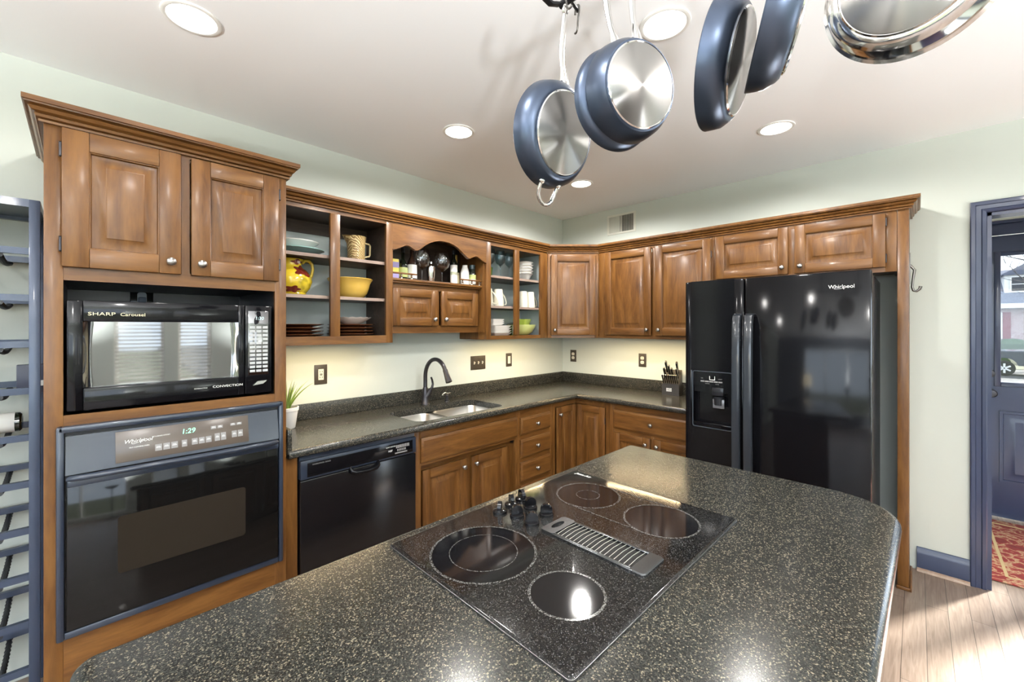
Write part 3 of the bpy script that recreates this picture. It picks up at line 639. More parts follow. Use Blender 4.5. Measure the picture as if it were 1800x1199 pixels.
for x0, sg in ((wx0 - 0.031, 1), (wx1 + 0.031, -1)):      # the two hollow curved cheeks at the sides of the window
    b = MB(); rows = []
    for j in range(9):
        z = wz0 + (wz1 - wz0) * j / 8; bow = 0.010 * math.sin(math.pi * j / 8); row = []
        for k in range(7):
            u = k / 6; row.append(b.bm.verts.new((x0 + sg * (0.034 - bow) * u, -0.024 + 0.018 * math.sin(u * math.pi / 2), z)))
        rows.append(row)
    for r0, r1 in zip(rows, rows[1:]):
        for k in range(6): b.face([r0[k], r0[k + 1], r1[k + 1], r1[k]])
    b.build('window_cheek', MIRGL, d)
b = MB(); n = 14      # slightly bowed dark glass
va = [[b.bm.verts.new((wx0 - 0.008 + (wx1 - wx0 + 0.016) * k / n, -0.0065 - 0.004 * math.sin(math.pi * k / n), z)) for k in range(n + 1)] for z in (wz0, wz1)]
for k in range(n): b.face([va[0][k], va[0][k + 1], va[1][k + 1], va[1][k]])
b.build('window_glass', MIRGL, d)
text('brand_lettering', 'SHARP', 0.0165, CREAMPR, d, (0.086, -0.0268, 0.345), xs=1.45); text('model_lettering', 'Carousel', 0.0165, CREAMPR, d, (0.168, -0.0268, 0.344), xs=1.15)
text('oven_type_lettering', 'CONVECTION', 0.013, WHT, d, (0.462, -0.0308, 0.054), xs=1.25); text('oven_type_lettering', 'INTERACTIVE', 0.0065, WHT, d, (0.37, -0.0308, 0.052), xs=1.1)
cp = MB(); cp.box(DWW + 0.002, MWW, -0.026, -0.001, 0.010, MWH, 0.005); cp = cp.build('control_panel', BLKG, mw)
b = MB(); b.box(DWW + 0.013, MWW - 0.014, -0.0275, -0.0255, 0.09, 0.368, 0.001); b.build('touch_pad', MIRGL, cp)
text('clock_display', '1:30', 0.020, mat('pale_clock_digits', (0.5, 0.7, 0.7), 0.5, emit=(0.6, 0.9, 0.9), estr=0.5), cp, (DWW + 0.055, -0.0279, 0.336), shear=0.15)
KEY = mat('silver_key_print', (0.42, 0.43, 0.43), 0.35)
for r in range(12):
    for c in range(3):
        b = MB(); b.box(DWW + 0.019 + c * 0.0245, DWW + 0.039 + c * 0.0245, -0.0279, -0.0274, 0.103 + r * 0.0172, 0.103 + r * 0.0172 + 0.0105); b.build('key', KEY, cp)
b = MB(); b.prism([(DWW + 0.03, 0.045), (DWW + 0.07, 0.050), (DWW + 0.085, 0.064), (DWW + 0.048, 0.062)], 0.0255, 0.030, FRONT); b.build('door_release', STEEL, cp)

# wall oven
ov = thing('wall_oven', 'black built-in wall oven below the microwave, clock showing', 'oven', (-3.622, TF - 0.006, 0.43))
OW, OH = 0.693, 0.718
def Z(z): return z - 0.43
b = MB()
b.box(0, 0.020, -0.030, 0, 0.0, OH, 0.006); b.box(OW - 0.018, OW, -0.030, 0, 0.0, OH, 0.006); b.box(0.002, OW - 0.002, -0.030, 0, OH - 0.022, OH, 0.006); b.box(0.018, OW - 0.018, -0.024, 0, 0, 0.024, 0.004)
b.build('trim_frame', OVTRIM, ov)
b = MB(); b.box(0.02, OW - 0.018, 0.0, 0.45, 0.02, OH - 0.02); b.build('oven_box', BLKM, ov)
cpn = MB()      # control fascia leans back towards the top
cpn.prism([(-0.034, Z(0.985)), (-0.012, Z(1.112)), (-0.001, Z(1.112)), (-0.001, Z(0.985))], 0.022, OW - 0.020, Matrix(((0, 0, 1, 0), (1, 0, 0, 0), (0, 1, 0, 0), (0, 0, 0, 1))))
cpn = cpn.build('control_fascia', OVTRIM, ov)
tilt = math.degrees(math.atan2(0.022, 0.127))
FM = Matrix.Translation((0, -0.034, Z(0.985))) @ Matrix.Rotation(R(-tilt), 4, 'X')
b = MB(); b.box(0.144, 0.557, -0.0022, 0.001, 0.012, 0.122, 0.0008, FM); b.build('smoked_panel', PANELB, cpn)
def fas(name, s, size, x, v, m, xs=1.0, shear=0.0):
    p = FM @ Vector((x, -0.0026, v)); return text(name, s, size, m, cpn, p, (90 - tilt, 0, 0), 0.0002, xs, shear)
fas('clock_digits', '1:29', 0.026, 0.352, 0.090, GREENLED, 1.0, 0.15)
fas('brand_lettering', 'Whirlpool', 0.019, 0.205, 0.082, WHT, 1.0, 0.3); fas('caption', 'SELF-CLEANING OVEN', 0.0055, 0.208, 0.060, WHT, 1.0); fas('caption', 'ACCUBAKE SYSTEM', 0.006, 0.27, 0.088, WHT)
b = MB(); sw = [(0.205 + 0.018 * math.cos(a), -0.0024, 0.080 + 0.0045 * math.sin(a) + 0.006 * math.cos(a)) for a in [2.6 + k * 0.35 for k in range(13)]]
b.tube([FM @ Vector(p) for p in sw], 0.0006, 5); b.build('logo_swoosh', WHT, cpn)
for row in ((0.252, 0.046, 3, 0.0235, 0.024), (0.331, 0.046, 1, 0.02, 0.026), (0.362, 0.047, 3, 0.0225, 0.024), (0.437, 0.05, 2, 0.021, 0.03), (0.496, 0.052, 2, 0.0215, 0.027), (0.425, 0.090, 2, 0.022, 0.012), (0.492, 0.092, 2, 0.022, 0.010)):
    for k in range(row[2]):
        x = row[0] + k * row[3]; b = MB(); b.box(x, x + row[3] - 0.0035, -0.0028, -0.002, row[1] - row[4] / 2, row[1] + row[4] / 2, 0, FM); kx = b.build('key', BTN, cpn)
        b = MB(); b.box(x + 0.003, x + row[3] - 0.0065, -0.0031, -0.0027, row[1] - 0.001, row[1] + 0.0005, 0, FM); b.box(x + 0.004, x + row[3] - 0.0085, -0.0031, -0.0027, row[1] + 0.003, row[1] + 0.0042, 0, FM); b.build('key_print', WHT, kx)
b = MB(); b.box(0.022, OW - 0.02, -0.020, 0, Z(0.962), Z(0.985)); vent = b.build('vent_strip', BLKM, ov)
for k in range(40):
    if 9 < k < 17: continue
    b = MB(); b.box(0.06 + k * 0.0148, 0.069 + k * 0.0148, -0.0212, -0.0195, Z(0.971), Z(0.981)); b.build('vent_slot', HOLE, vent)
od = MB(); od.box(0.024, OW - 0.022, -0.030, -0.001, Z(0.458), Z(0.962), 0.004); od = od.build('door', OVGL, ov)
b = MB(); b.prism(rrect(0.150, 0.545, Z(0.602), Z(0.806), 0.012), 0.0302, 0.0308, FRONT); b.build('door_window', OVWIN, od)
b = MB(); b.tube([(0.032, -0.034, Z(0.972)), (0.06, -0.062, Z(0.978)), (0.2, -0.070, Z(0.979)), (OW / 2, -0.072, Z(0.979)), (OW - 0.2, -0.070, Z(0.979)), (OW - 0.06, -0.062, Z(0.978)), (OW - 0.03, -0.034, Z(0.972))], 0.012, 12, flat=0.85)
b.box(0.026, OW - 0.024, -0.046, -0.030, Z(0.945), Z(0.972), 0.005); b.build('handle', OVTRIM, od)

# ================================================================== base cabinets on the sink wall
BF, CT = -0.590, 0.872                     # face-frame front, underside of the worktop
fl = MB(); fl.box(-2.906, -2.851, BF - 0.012, BF + 0.01, 0.0, CT); tag(fl.build('cabinet_filler', WV), 'narrow wood filler strip between oven cabinet and dishwasher', 'filler panel')
dw = thing('dishwasher', 'glossy black dishwasher under the worktop beside the oven', 'dishwasher', (-2.847, -0.572, 0))
b = MB(); b.box(0.004, 0.634, 0.03, 0.55, 0.09, 0.866); b.box(0.02, 0.62, 0.06, 0.09, 0.0, 0.09); b.build('tub', BLKM, dw)
b = MB(); b.box(0.004, 0.636, -0.048, 0.03, 0.11, 0.752, 0.005); b.build('door', mat('black_dishwasher_front', (0.005, 0.005, 0.006), 0.17, spec=0.75), dw)
cpd = MB(); cpd.box(0.004, 0.636, -0.050, 0.03, 0.756, 0.846, 0.004); cpd.box(0.004, 0.636, -0.030, 0.03, 0.846, 0.866); cpd = cpd.build('control_panel', OVTRIM, dw)
b = MB(); b.box(0.034, 0.612, -0.0525, -0.049, 0.766, 0.833, 0.001); b.build('black_fascia', BLKG, cpd)
text('brand_lettering', 'WHIRLPOOL GOLD', 0.009, BTN, cpd, (0.10, -0.053, 0.822), xs=1.1); text('caption', 'QUIET PARTNER I', 0.008, WHT, cpd, (0.475, -0.053, 0.820)); text('caption', 'NSF', 0.015, WHT, cpd, (0.47, -0.053, 0.798))
for k in range(9):
    b = MB(); b.box(0.505 + k * 0.0095, 0.512 + k * 0.0095, -0.0535, -0.052, 0.806, 0.823); b.build('key', BTN, cpd)
for k in range(6):
    b = MB(); b.box(0.512 + k * 0.0095, 0.518 + k * 0.0095, -0.0535, -0.052, 0.789, 0.801); b.build('indicator_light', BTN, cpd)
b = MB(); b.box(0.498, 0.575, -0.0535, -0.052, 0.776, 0.783); b.build('key', BTN, cpd)
b = MB(); b.tube([(0.245, -0.048, 0.758), (0.248, -0.066, 0.744), (0.262, -0.074, 0.735), (0.32, -0.077, 0.731), (0.38, -0.074, 0.735), (0.394, -0.066, 0.744), (0.397, -0.048, 0.758)], 0.0085, 12, flat=1.3); b.build('handle', BLKG, dw)

def frame(t, stiles, rails, y0=BF, dep=0.02, zr=None):
    b = MB()
    for x0, x1, z0, z1 in stiles: b.box(x0, x1, y0, y0 + dep, z0, z1, 0.0008)
    b.mi = 1
    for x0, x1, z0, z1 in rails: b.box(x0, x1, y0 + 0.0006, y0 + dep, z0, z1)
    return b.build('face_frame', WB, t)
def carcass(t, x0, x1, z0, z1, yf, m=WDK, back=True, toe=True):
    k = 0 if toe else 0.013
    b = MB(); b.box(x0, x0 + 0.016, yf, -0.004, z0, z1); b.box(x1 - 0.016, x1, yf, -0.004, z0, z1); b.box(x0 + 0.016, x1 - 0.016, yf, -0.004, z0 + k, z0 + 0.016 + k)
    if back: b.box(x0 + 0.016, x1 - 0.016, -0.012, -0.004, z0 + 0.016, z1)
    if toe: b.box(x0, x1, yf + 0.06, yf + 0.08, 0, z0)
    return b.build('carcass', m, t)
# sink base: false drawer front flush, doors set back
sb = thing('sink_base_cabinet', 'stained wood sink base with a long false front and two set-back doors', 'cabinet', (-2.203, 0, 0)); sw_ = 0.880
def SX(x): return x + 2.203
frame(sb, [(0, 0.045, 0.1, CT), (sw_ - 0.022, sw_, 0.1, CT)], [(0.045, sw_ - 0.022, 0.818, CT), (0.045, sw_ - 0.022, 0.655, 0.700)])
carcass(sb, 0, sw_, 0.1, 0.62, BF + 0.02, WV)
b = MB(); b.box(0.04, sw_ - 0.02, BF + 0.02, BF + 0.06, 0.650, 0.665); b.box(0.016, 0.09, BF + 0.060, BF + 0.078, 0.1, 0.65); b.box(SX(-1.765), SX(-1.725), BF + 0.060, BF + 0.078, 0.1, 0.65); b.box(SX(-1.385), sw_ - 0.016, BF + 0.060, BF + 0.078, 0.1, 0.65)
b.build('recess_frame', WV, sb)
b = MB(); b.box(0.09, sw_ - 0.0165, BF + 0.0605, BF + 0.077, 0.596, 0.6495); b.build('recess_rail', WH, sb)
drawer(sb, SX(-2.162), SX(-1.334), 0.676, 0.820, BF, False, 'false_front')
door(sb, SX(-2.118), SX(-1.767), 0.135, 0.606, BF + 0.060, 'rt'); door(sb, SX(-1.724), SX(-1.384), 0.135, 0.606, BF + 0.060, 'lt')
# drawer bank
db = thing('drawer_base_cabinet', 'narrow stained wood bank of drawers right of the sink base', 'cabinet', (-1.322, 0, 0)); dwd = 0.414
frame(db, [(0, 0.03, 0.1, CT), (dwd - 0.045, dwd, 0.1, CT)], [(0.03, dwd - 0.045, 0.80, CT), (0.03, dwd - 0.045, 0.64, 0.69), (0.03, dwd - 0.045, 0.47, 0.515), (0.03, dwd - 0.045, 0.30, 0.34), (0.03, dwd - 0.045, 0.1, 0.14)])
carcass(db, 0, dwd, 0.1, 0.86, BF + 0.02)
for z0, z1 in ((0.682, 0.805), (0.508, 0.643), (0.330, 0.474), (0.132, 0.305)): drawer(db, 0.024, 0.372, z0, z1, BF)
# corner base with a folding door round the corner
cb = thing('corner_base_cabinet', 'corner base cabinet with a two-leaf door folding around the inner corner', 'cabinet', (0, 0, 0))
b = MB(); b.box(-0.906, -0.875, BF, BF + 0.02, 0.1, CT); b.box(BF, BF + 0.02, -0.92, -0.889, 0.1, CT); b.mi = 1
b.box(-0.875, BF, BF + 0.0006, BF + 0.02, 0.826, CT); b.box(BF + 0.0006, BF + 0.02, -0.889, BF, 0.826, CT); b.box(-0.875, BF, BF + 0.0006, BF + 0.02, 0.1, 0.135); b.box(BF + 0.0006, BF + 0.02, -0.889, BF, 0.1, 0.135); b.build('face_frame', WB, cb)
b = MB(); b.box(-0.89, -0.006, -0.03, -0.012, 0.1, 0.86); b.box(-0.03, -0.012, -0.90, -0.03, 0.1, 0.86); b.box(-0.89, -0.53, -0.53, -0.03, 0.1, 0.116); b.box(-0.53, -0.03, -0.9, -0.03, 0.1, 0.116); b.box(-0.89, -0.50, -0.51, -0.49, 0, 0.1); b.box(-0.51, -0.49, -0.9, -0.51, 0, 0.1); b.build('carcass', WDK, cb)
dl = door_mesh(0.257, 0.690, s=0.052).build('door', WB, cb, (-0.868, BF - 0.001, 0.135)); knob(dl, 0.03, 0.63, -0.02)
dr_ = door_mesh(0.275, 0.690, s=0.052).build('door', WB, cb, (BF - 0.001, -0.612, 0.135), (0, 0, R(-90))); hinge(dr_, 0.278, 0.58, -0.016)
# base by the refrigerator
fb = thing('base_cabinet', 'stained wood base cabinet under the knife block, left of the refrigerator', 'cabinet', (0, -0.922, 0), -90); fw_ = 0.700
frame(fb, [(0, 0.044, 0.1, CT), (fw_ - 0.025, fw_, 0.1, CT), (0.352, 0.378, 0.1, 0.66)], [(0.044, fw_ - 0.025, 0.815, CT), (0.044, fw_ - 0.025, 0.640, 0.685), (0.044, fw_ - 0.025, 0.1, 0.14)])
carcass(fb, 0, fw_, 0.1, 0.86, BF + 0.02)
drawer(fb, 0.041, 0.684, 0.676, 0.822, BF); door(fb, 0.041, 0.353, 0.135, 0.646, BF, 'rt'); door(fb, 0.378, 0.684, 0.135, 0.646, BF, 'lt')

# ================================================================== worktop with sink
ct = thing('kitchen_worktop', 'dark speckled L-shaped worktop with low backsplash along both walls', 'countertop', (0, 0, 0))
Z0, Z1, IN = 0.873, 0.914, 0.02
CX0 = -2.900; SX0, SX1, SY0, SY1 = -2.165, -1.430, -0.575, -0.200
b = MB()
b.box(CX0, -2.20, -0.649 + IN, -0.001, Z0, Z1); b.box(-1.39, -0.001, -0.649 + IN, -0.001, Z0, Z1); b.box(-0.649 + IN, -0.001, -1.632, -0.649 + IN, Z0, Z1)
b.box(-2.20, -1.39, -0.16, -0.001, Z0, Z1); b.box(-2.20, -1.39, -0.649 + IN, -0.61, Z0, Z1)
ins = rrect(SX0, SX1, SY0, SY1, 0.065); ots = rrect(-2.20, -1.39, -0.61, -0.16, 0.0005)
b.rings([[(x, y, Z0) for x, y in ots], [(x, y, Z1) for x, y in ots], [(x, y, Z1) for x, y in ins], [(x, y, Z0) for x, y in ins]], cap=False)
def nose(path, closed=False):
    P = [Vector(p) for p in path]; r = (Z1 - Z0) / 2; loops = []
    for i, p in enumerate(P):
        ns = []
        if i > 0: d = (P[i] - P[i - 1]).normalized(); ns.append(Vector((d.y, -d.x)))
        if i < len(P) - 1: d = (P[i + 1] - P[i]).normalized(); ns.append(Vector((d.y, -d.x)))
        n = ns[0] if len(ns) == 1 else (ns[0] + ns[1]) / (1 + ns[0].dot(ns[1]))
        loops.append([(p.x + n.x * (IN * math.cos(R(a)) - IN), p.y + n.y * (IN * math.cos(R(a)) - IN), Z0 + r + r * math.sin(R(a))) for a in range(-90, 91, 15)])
    for q, w in zip(loops, loops[1:]):
        va = [b.bm.verts.new(p) for p in q]; vb = [b.bm.verts.new(p) for p in w]
        for k in range(len(va) - 1): b.face([va[k], va[k + 1], vb[k + 1], vb[k]])
    for q in (loops[0], loops[-1]): b.face([b.bm.verts.new(p) for p in q])
nose([(CX0, -0.649), (-0.649, -0.649), (-0.649, -1.632)])
b.build('worktop_slab', STONE, ct)
b = MB(); b.box(CX0, -0.001, -0.020, -0.001, Z1, 1.010, 0.003); b.box(-0.020, -0.001, -1.632, -0.020, Z1, 1.010, 0.003); b.build('backsplash', STONE, ct)
b = MB(); b.box(CX0 - 0.004, CX0 + 0.014, -0.640, -0.022, Z1 - 0.02, 1.010, 0.003); b.build('side_splash', STONE, ct)
sk = thing('double_bowl_sink', 'stainless steel double-bowl undermount sink in the worktop', 'sink', (-1.7975, -0.3875, 0.873))
b = MB()
xa, xb, ya, yb = -0.375, 0.375, -0.195, 0.195; dv = -0.045
def bowl(x0, x1):
    l = [[(x, y, -0.001) for x, y in rrect(x0, x1, ya + 0.006, yb - 0.006, 0.06)], [(x, y, -0.010) for x, y in rrect(x0 + 0.003, x1 - 0.003, ya + 0.009, yb - 0.009, 0.058)], [(x, y, -0.165) for x, y in rrect(x0 + 0.012, x1 - 0.012, ya + 0.018, yb - 0.018, 0.055)],
         [(x, y, -0.185) for x, y in rrect(x0 + 0.025, x1 - 0.025, ya + 0.03, yb - 0.03, 0.05)], [(x, y, -0.190) for x, y in rrect(x0 + 0.05, x1 - 0.05, ya + 0.06, yb - 0.06, 0.04)]]
    b.rings(l)
bowl(xa + 0.006, dv - 0.014); bowl(dv + 0.014, xb - 0.006)
b.box(dv - 0.013, dv + 0.013, ya + 0.03, yb - 0.03, -0.012, -0.002, 0.004)
b.build('bowls', mat('brushed_sink_steel', (0.66, 0.64, 0.60), 0.30, metal=1.0), sk)
for x in ((xa + dv) / 2, (xb + dv) / 2):
    b = MB(); b.lathe([(0, -0.186), (0.03, -0.187), (0.042, -0.1885), (0.044, -0.191)], 24); b.build('drain', CHROME, sk, (x, 0, 0))
fa = thing('kitchen_faucet', 'dark bronze gooseneck faucet behind the sink', 'faucet', (-1.806, -0.118, 0.914))
b = MB(); b.lathe([(0, 0), (0.031, 0), (0.031, 0.006), (0.026, 0.012), (0.0245, 0.06), (0.022, 0.10), (0.017, 0.125), (0, 0.125)], 28); b.build('body', BRONZE, fa)
b = MB(); pts = [(0, 0, 0.10), (0, 0, 0.16), (0, 0, 0.205)] + [(0, -0.128 + 0.128 * math.cos(R(a)), 0.205 + 0.132 * math.sin(R(a))) for a in range(12, 157, 12)]
b.tube(pts, 0.0145, 14); b.build('spout', BRONZE, fa)
e0 = Vector(pts[-1]); dn = (Vector(pts[-1]) - Vector(pts[-2])).normalized()
b = MB(); M = Matrix.Translation(e0 - dn * 0.012) @ dn.to_track_quat('Z', 'Y').to_matrix().to_4x4(); b.lathe([(0, 0), (0.0165, 0), (0.0175, 0.006), (0.0165, 0.010), (0.018, 0.03), (0.0225, 0.08), (0.023, 0.092), (0, 0.092)], 24, M); b.build('spray_head', BRONZE, fa)
b = MB(); b.tube([(0.0, -0.004, 0.055), (0.022, -0.010, 0.085), (0.036, -0.013, 0.104)], [0.024, 0.021, 0.016], 14); b.tube([(0.030, -0.012, 0.100), (0.048, -0.014, 0.118), (0.056, -0.015, 0.145), (0.050, -0.015, 0.175), (0.040, -0.016, 0.196)], [0.012, 0.010, 0.008, 0.0075, 0.007], 12); b.build('lever_handle', BRONZE, fa)
so = thing('soap_dispenser', 'small bronze soap pump between the faucet and the right sink bowl', 'soap dispenser', (-1.605, -0.112, 0.914))
b = MB(); b.lathe([(0, 0), (0.019, 0), (0.019, 0.004), (0.012, 0.009), (0.011, 0.035), (0.013, 0.040), (0.011, 0.046), (0, 0.046)], 20); b.build('base', BRONZE, so)
b = MB(); b.tube([(0.008, 0, 0.04), (0, 0, 0.056), (-0.025, -0.01, 0.066), (-0.055, -0.022, 0.060), (-0.062, -0.025, 0.050)], [0.008, 0.008, 0.006, 0.0055, 0.005], 10); b.tube([(0.0, 0, 0.052), (0.02, 0.0, 0.056), (0.032, 0, 0.054)], 0.005, 8); b.build('nozzle', CHROME, so)

# ================================================================== wall cabinets
UF = -0.330; UB, UT = 1.383, 2.150
# open shelves next to the oven cabinet
oc = thing('open_shelf_cabinet', 'open wall cabinet of yellow pottery and brown plates beside the oven cabinet', 'cabinet', (-2.903, 0, 0)); ow = 0.709
def OX(x): return x + 2.903
frame(oc, [(0, 0.045, UB, UT), (OX(-2.583), OX(-2.528), UB + 0.045, 2.125), (OX(-2.238), ow, UB, UT)], [(0.045, OX(-2.238), UB, 1.430), (0.045, OX(-2.238), 2.125, UT)], UF)
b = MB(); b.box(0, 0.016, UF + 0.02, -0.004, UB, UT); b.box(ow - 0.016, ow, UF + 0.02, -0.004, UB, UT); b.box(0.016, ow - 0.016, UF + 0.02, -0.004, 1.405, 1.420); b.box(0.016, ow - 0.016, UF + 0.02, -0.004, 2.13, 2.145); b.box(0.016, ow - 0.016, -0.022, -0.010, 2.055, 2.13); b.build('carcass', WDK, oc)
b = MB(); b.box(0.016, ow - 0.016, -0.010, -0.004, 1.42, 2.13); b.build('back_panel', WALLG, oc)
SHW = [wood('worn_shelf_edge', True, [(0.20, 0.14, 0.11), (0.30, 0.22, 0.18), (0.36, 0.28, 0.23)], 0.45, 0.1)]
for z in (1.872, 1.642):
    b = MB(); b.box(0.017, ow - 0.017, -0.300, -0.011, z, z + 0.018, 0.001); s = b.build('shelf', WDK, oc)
    b = MB(); b.box(0.018, ow - 0.018, -0.303, -0.300, z, z + 0.018); b.build('shelf_edge', SHW, s)
# arched bar cabinet
ac = thing('arched_bar_cabinet', 'wall cabinet with a scalloped arch, bottle shelf and two small doors above the sink', 'cabinet', (-2.194, 0, 0)); aw = 0.800; RF = -0.255
HP = [(0, 2.078), (0.04, 2.076), (0.08, 2.067), (0.115, 2.053), (0.15, 2.033), (0.18, 2.012), (0.205, 1.993), (0.222, 1.986), (0.238, 1.987), (0.26, 1.998), (0.285, 2.008), (0.305, 2.008), (0.33, 1.997), (0.355, 1.984), (0.378, 1.974), (0.3995, 1.968)]
crv = [(-d, z) for d, z in reversed(HP)] + HP[1:]
cvx = aw / 2
b = MB(); b.mi = 1
top = [(cvx + d, z) for d, z in crv]
for (xa_, za_), (xb_, zb_) in zip(top, top[1:]):
    f0 = [b.bm.verts.new((xa_, UF, za_)), b.bm.verts.new((xb_, UF, zb_)), b.bm.verts.new((xb_, UF, UT)), b.bm.verts.new((xa_, UF, UT))]; b.face(f0)
    f1 = [b.bm.verts.new((xa_, UF + 0.02, za_)), b.bm.verts.new((xb_, UF + 0.02, zb_)), b.bm.verts.new((xb_, UF + 0.02, UT)), b.bm.verts.new((xa_, UF + 0.02, UT))]; b.face(f1)
    b.face([b.bm.verts.new(p) for p in ((xa_, UF, za_), (xb_, UF, zb_), (xb_, UF + 0.02, zb_), (xa_, UF + 0.02, za_))])
b.build('scalloped_valance', WB, ac)
b = MB(); b.tube([(x, UF - 0.001, z + 0.004) for x, z in top], 0.004, 6); b.build('valance_bead', WH, ac)
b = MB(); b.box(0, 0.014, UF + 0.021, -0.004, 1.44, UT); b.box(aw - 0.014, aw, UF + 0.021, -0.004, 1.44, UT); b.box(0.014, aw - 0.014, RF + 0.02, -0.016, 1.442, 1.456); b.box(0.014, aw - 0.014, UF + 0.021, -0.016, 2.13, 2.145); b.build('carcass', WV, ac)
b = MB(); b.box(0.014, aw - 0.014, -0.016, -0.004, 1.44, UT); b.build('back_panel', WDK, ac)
frame(ac, [(0.014, 0.038, 1.44, 1.775), (0.388, 0.412, 1.49, 1.74), (aw - 0.040, aw - 0.014, 1.44, 1.775)], [(0.038, aw - 0.040, 1.44, 1.495), (0.038, aw - 0.04, 1.735, 1.775)], RF)
b = MB(); b.box(0.0142, aw - 0.0142, -0.298, -0.016, 1.782, 1.800, 0.004); b.box(0.016, aw - 0.016, -0.285, -0.255, 1.770, 1.782, 0.003); b.build('bottle_shelf', WH, ac)
door(ac, 0.036, 0.388, 1.490, 1.738, RF, 'rb', s=0.052); door(ac, 0.420, 0.764, 1.490, 1.738, RF, 'lb', s=0.052)
for x0, x1, px in ((0.015, 0.205, (0.088, 0.165)), (0.575, 0.785, (0.60, 0.690, 0.765))):
    b = MB(); b.box(x0, x1, -0.293, -0.281, 1.828, 1.839, 0.003); g = b.build('gallery_rail', WH, ac)
    for p in px:
        b = MB(); b.lathe([(0, 1.8001), (0.009, 1.8001), (0.008, 1.804), (0.004, 1.808), (0.0088, 1.815), (0.004, 1.822), (0.008, 1.827), (0, 1.829)], 14, Matrix.Translation((p, -0.287, 0))); b.build('gallery_spindle', CHROME, g)
# open cabinet right of it
rc = thing('open_shelf_cabinet', 'open wall cabinet of mugs, goblets and green bowls left of the corner', 'cabinet', (-1.394, 0, 0)); rw = 0.736
def RX(x): return x + 1.394
frame(rc, [(0, RX(-1.346), UB, UT), (RX(-1.078), RX(-1.023), 1.415, 2.115), (RX(-0.752), rw, UB, UT)], [(RX(-1.346), RX(-0.752), UB, 1.412), (RX(-1.346), RX(-0.752), 2.115, UT)], UF)
b = MB(); b.box(0, 0.016, UF + 0.02, -0.004, UB, UT); b.box(0.016, rw - 0.008, UF + 0.02, -0.004, 1.395, 1.408); b.box(0.016, rw - 0.008, UF + 0.02, -0.004, 2.13, 2.145); b.build('carcass', WV, rc)
b = MB(); b.box(0.016, rw - 0.014, -0.012, -0.004, 1.408, 2.13); b.box(rw - 0.014, rw - 0.004, UF + 0.02, -0.004, 1.408, 2.13); b.build('back_panel', WALLG, rc)
for z in (1.872, 1.632):
    b = MB(); b.box(0.017, rw - 0.015, -0.300, -0.013, z, z + 0.018, 0.001); s = b.build('shelf', WDK, rc)
    b = MB(); b.box(0.018, rw - 0.016, -0.303, -0.300, z, z + 0.018); b.build('shelf_edge', SHW, s)
# diagonal corner cabinet
dg_ = thing('diagonal_corner_cabinet', 'diagonal corner wall cabinet with one raised-panel door', 'cabinet', (-0.654, UF, 0), -45); gl_ = 0.324 * math.sqrt(2)
frame(dg_, [(0, 0.036, UB, UT), (gl_ - 0.036, gl_, UB, UT)], [(0.036, gl_ - 0.036, UB, 1.415), (0.036, gl_ - 0.036, 2.11, UT)], 0.0, 0.02)
door(dg_, 0.030, gl_ - 0.030, 1.408, 2.122, 0.0, 'lb', s=0.055)
b = MB(); q = Matrix.Rotation(R(45), 4, 'Z') @ Matrix.Translation((0.654, -UF, 0))
pl = [(-0.636, -0.318), (-0.318, -0.636), (-0.006, -0.636), (-0.006, -0.006), (-0.636, -0.006)]
b.prism(pl, UB + 0.014, UB + 0.028, q); b.prism(pl, 2.13, 2.145, q); b.build('carcass', WV, dg_)
# two-door wall cabinet on the refrigerator wall
ud = thing('wall_cabinet', 'two-door wall cabinet above the knife block', 'cabinet', (0, -0.656, 0), -90); uw = 0.970
frame(ud, [(0, 0.078, UB, UT), (0.504, 0.532, UB + 0.03, 2.12), (uw - 0.012, uw, UB, UT)], [(0.078, uw - 0.012, UB, 1.420), (0.078, uw - 0.012, 2.12, UT)], UF)
carcass(ud, 0, uw, UB, UT, UF + 0.02, WV, toe=False)
door(ud, 0.074, 0.500, 1.412, 2.130, UF, 'rb'); door(ud, 0.536, uw - 0.006, 1.412, 2.130, UF, 'lb', 'r')
# over the refrigerator
of = thing('wall_cabinet', 'low two-door wall cabinet above the refrigerator', 'cabinet', (0, -1.628, 0), -90); fwid = 0.996
frame(of, [(0, 0.03, 1.80, UT), (0.47, 0.51, 1.83, 2.12), (fwid - 0.05, fwid, 1.80, UT)], [(0.03, fwid - 0.05, 1.80, 1.832), (0.03, fwid - 0.05, 2.12, UT)], UF)
carcass(of, 0, fwid, 1.80, UT, UF + 0.02, WV, toe=False)
door(of, 0.024, 0.472, 1.828, 2.135, UF, 'rb', s=0.056); door(of, 0.508, 0.948, 1.828, 2.135, UF, 'lb', 'r', s=0.056)
ep = thing('refrigerator_end_panel', 'tall narrow wood end panel right of the refrigerator', 'end panel', (0, -2.626, 0), -90)
b = MB(); b.box(0.022, 0.048, UF + 0.02, -0.002, 0.0, UT); b.box(0, 0.048, UF, UF + 0.02, 0.0, UT, 0.001); b.build('upright', WV, ep)
b = MB(); b.box(-0.004, 0.052, UF - 0.012, UF - 0.0005, 0, 0.02, 0.004); b.box(0.0485, 0.060, UF - 0.012, -0.02, 0.0, 0.02, 0.004); b.build('shoe_moulding', WH, ep)
cm = crown([(-2.906, UF), (-0.654, UF), (UF, -0.654), (UF, -2.675), (-0.002, -2.675)], 2.147)
tag(cm.build('crown_moulding', WH, sharp=25), 'long stained wood crown moulding along the tops of the wall cabinets', 'crown moulding')
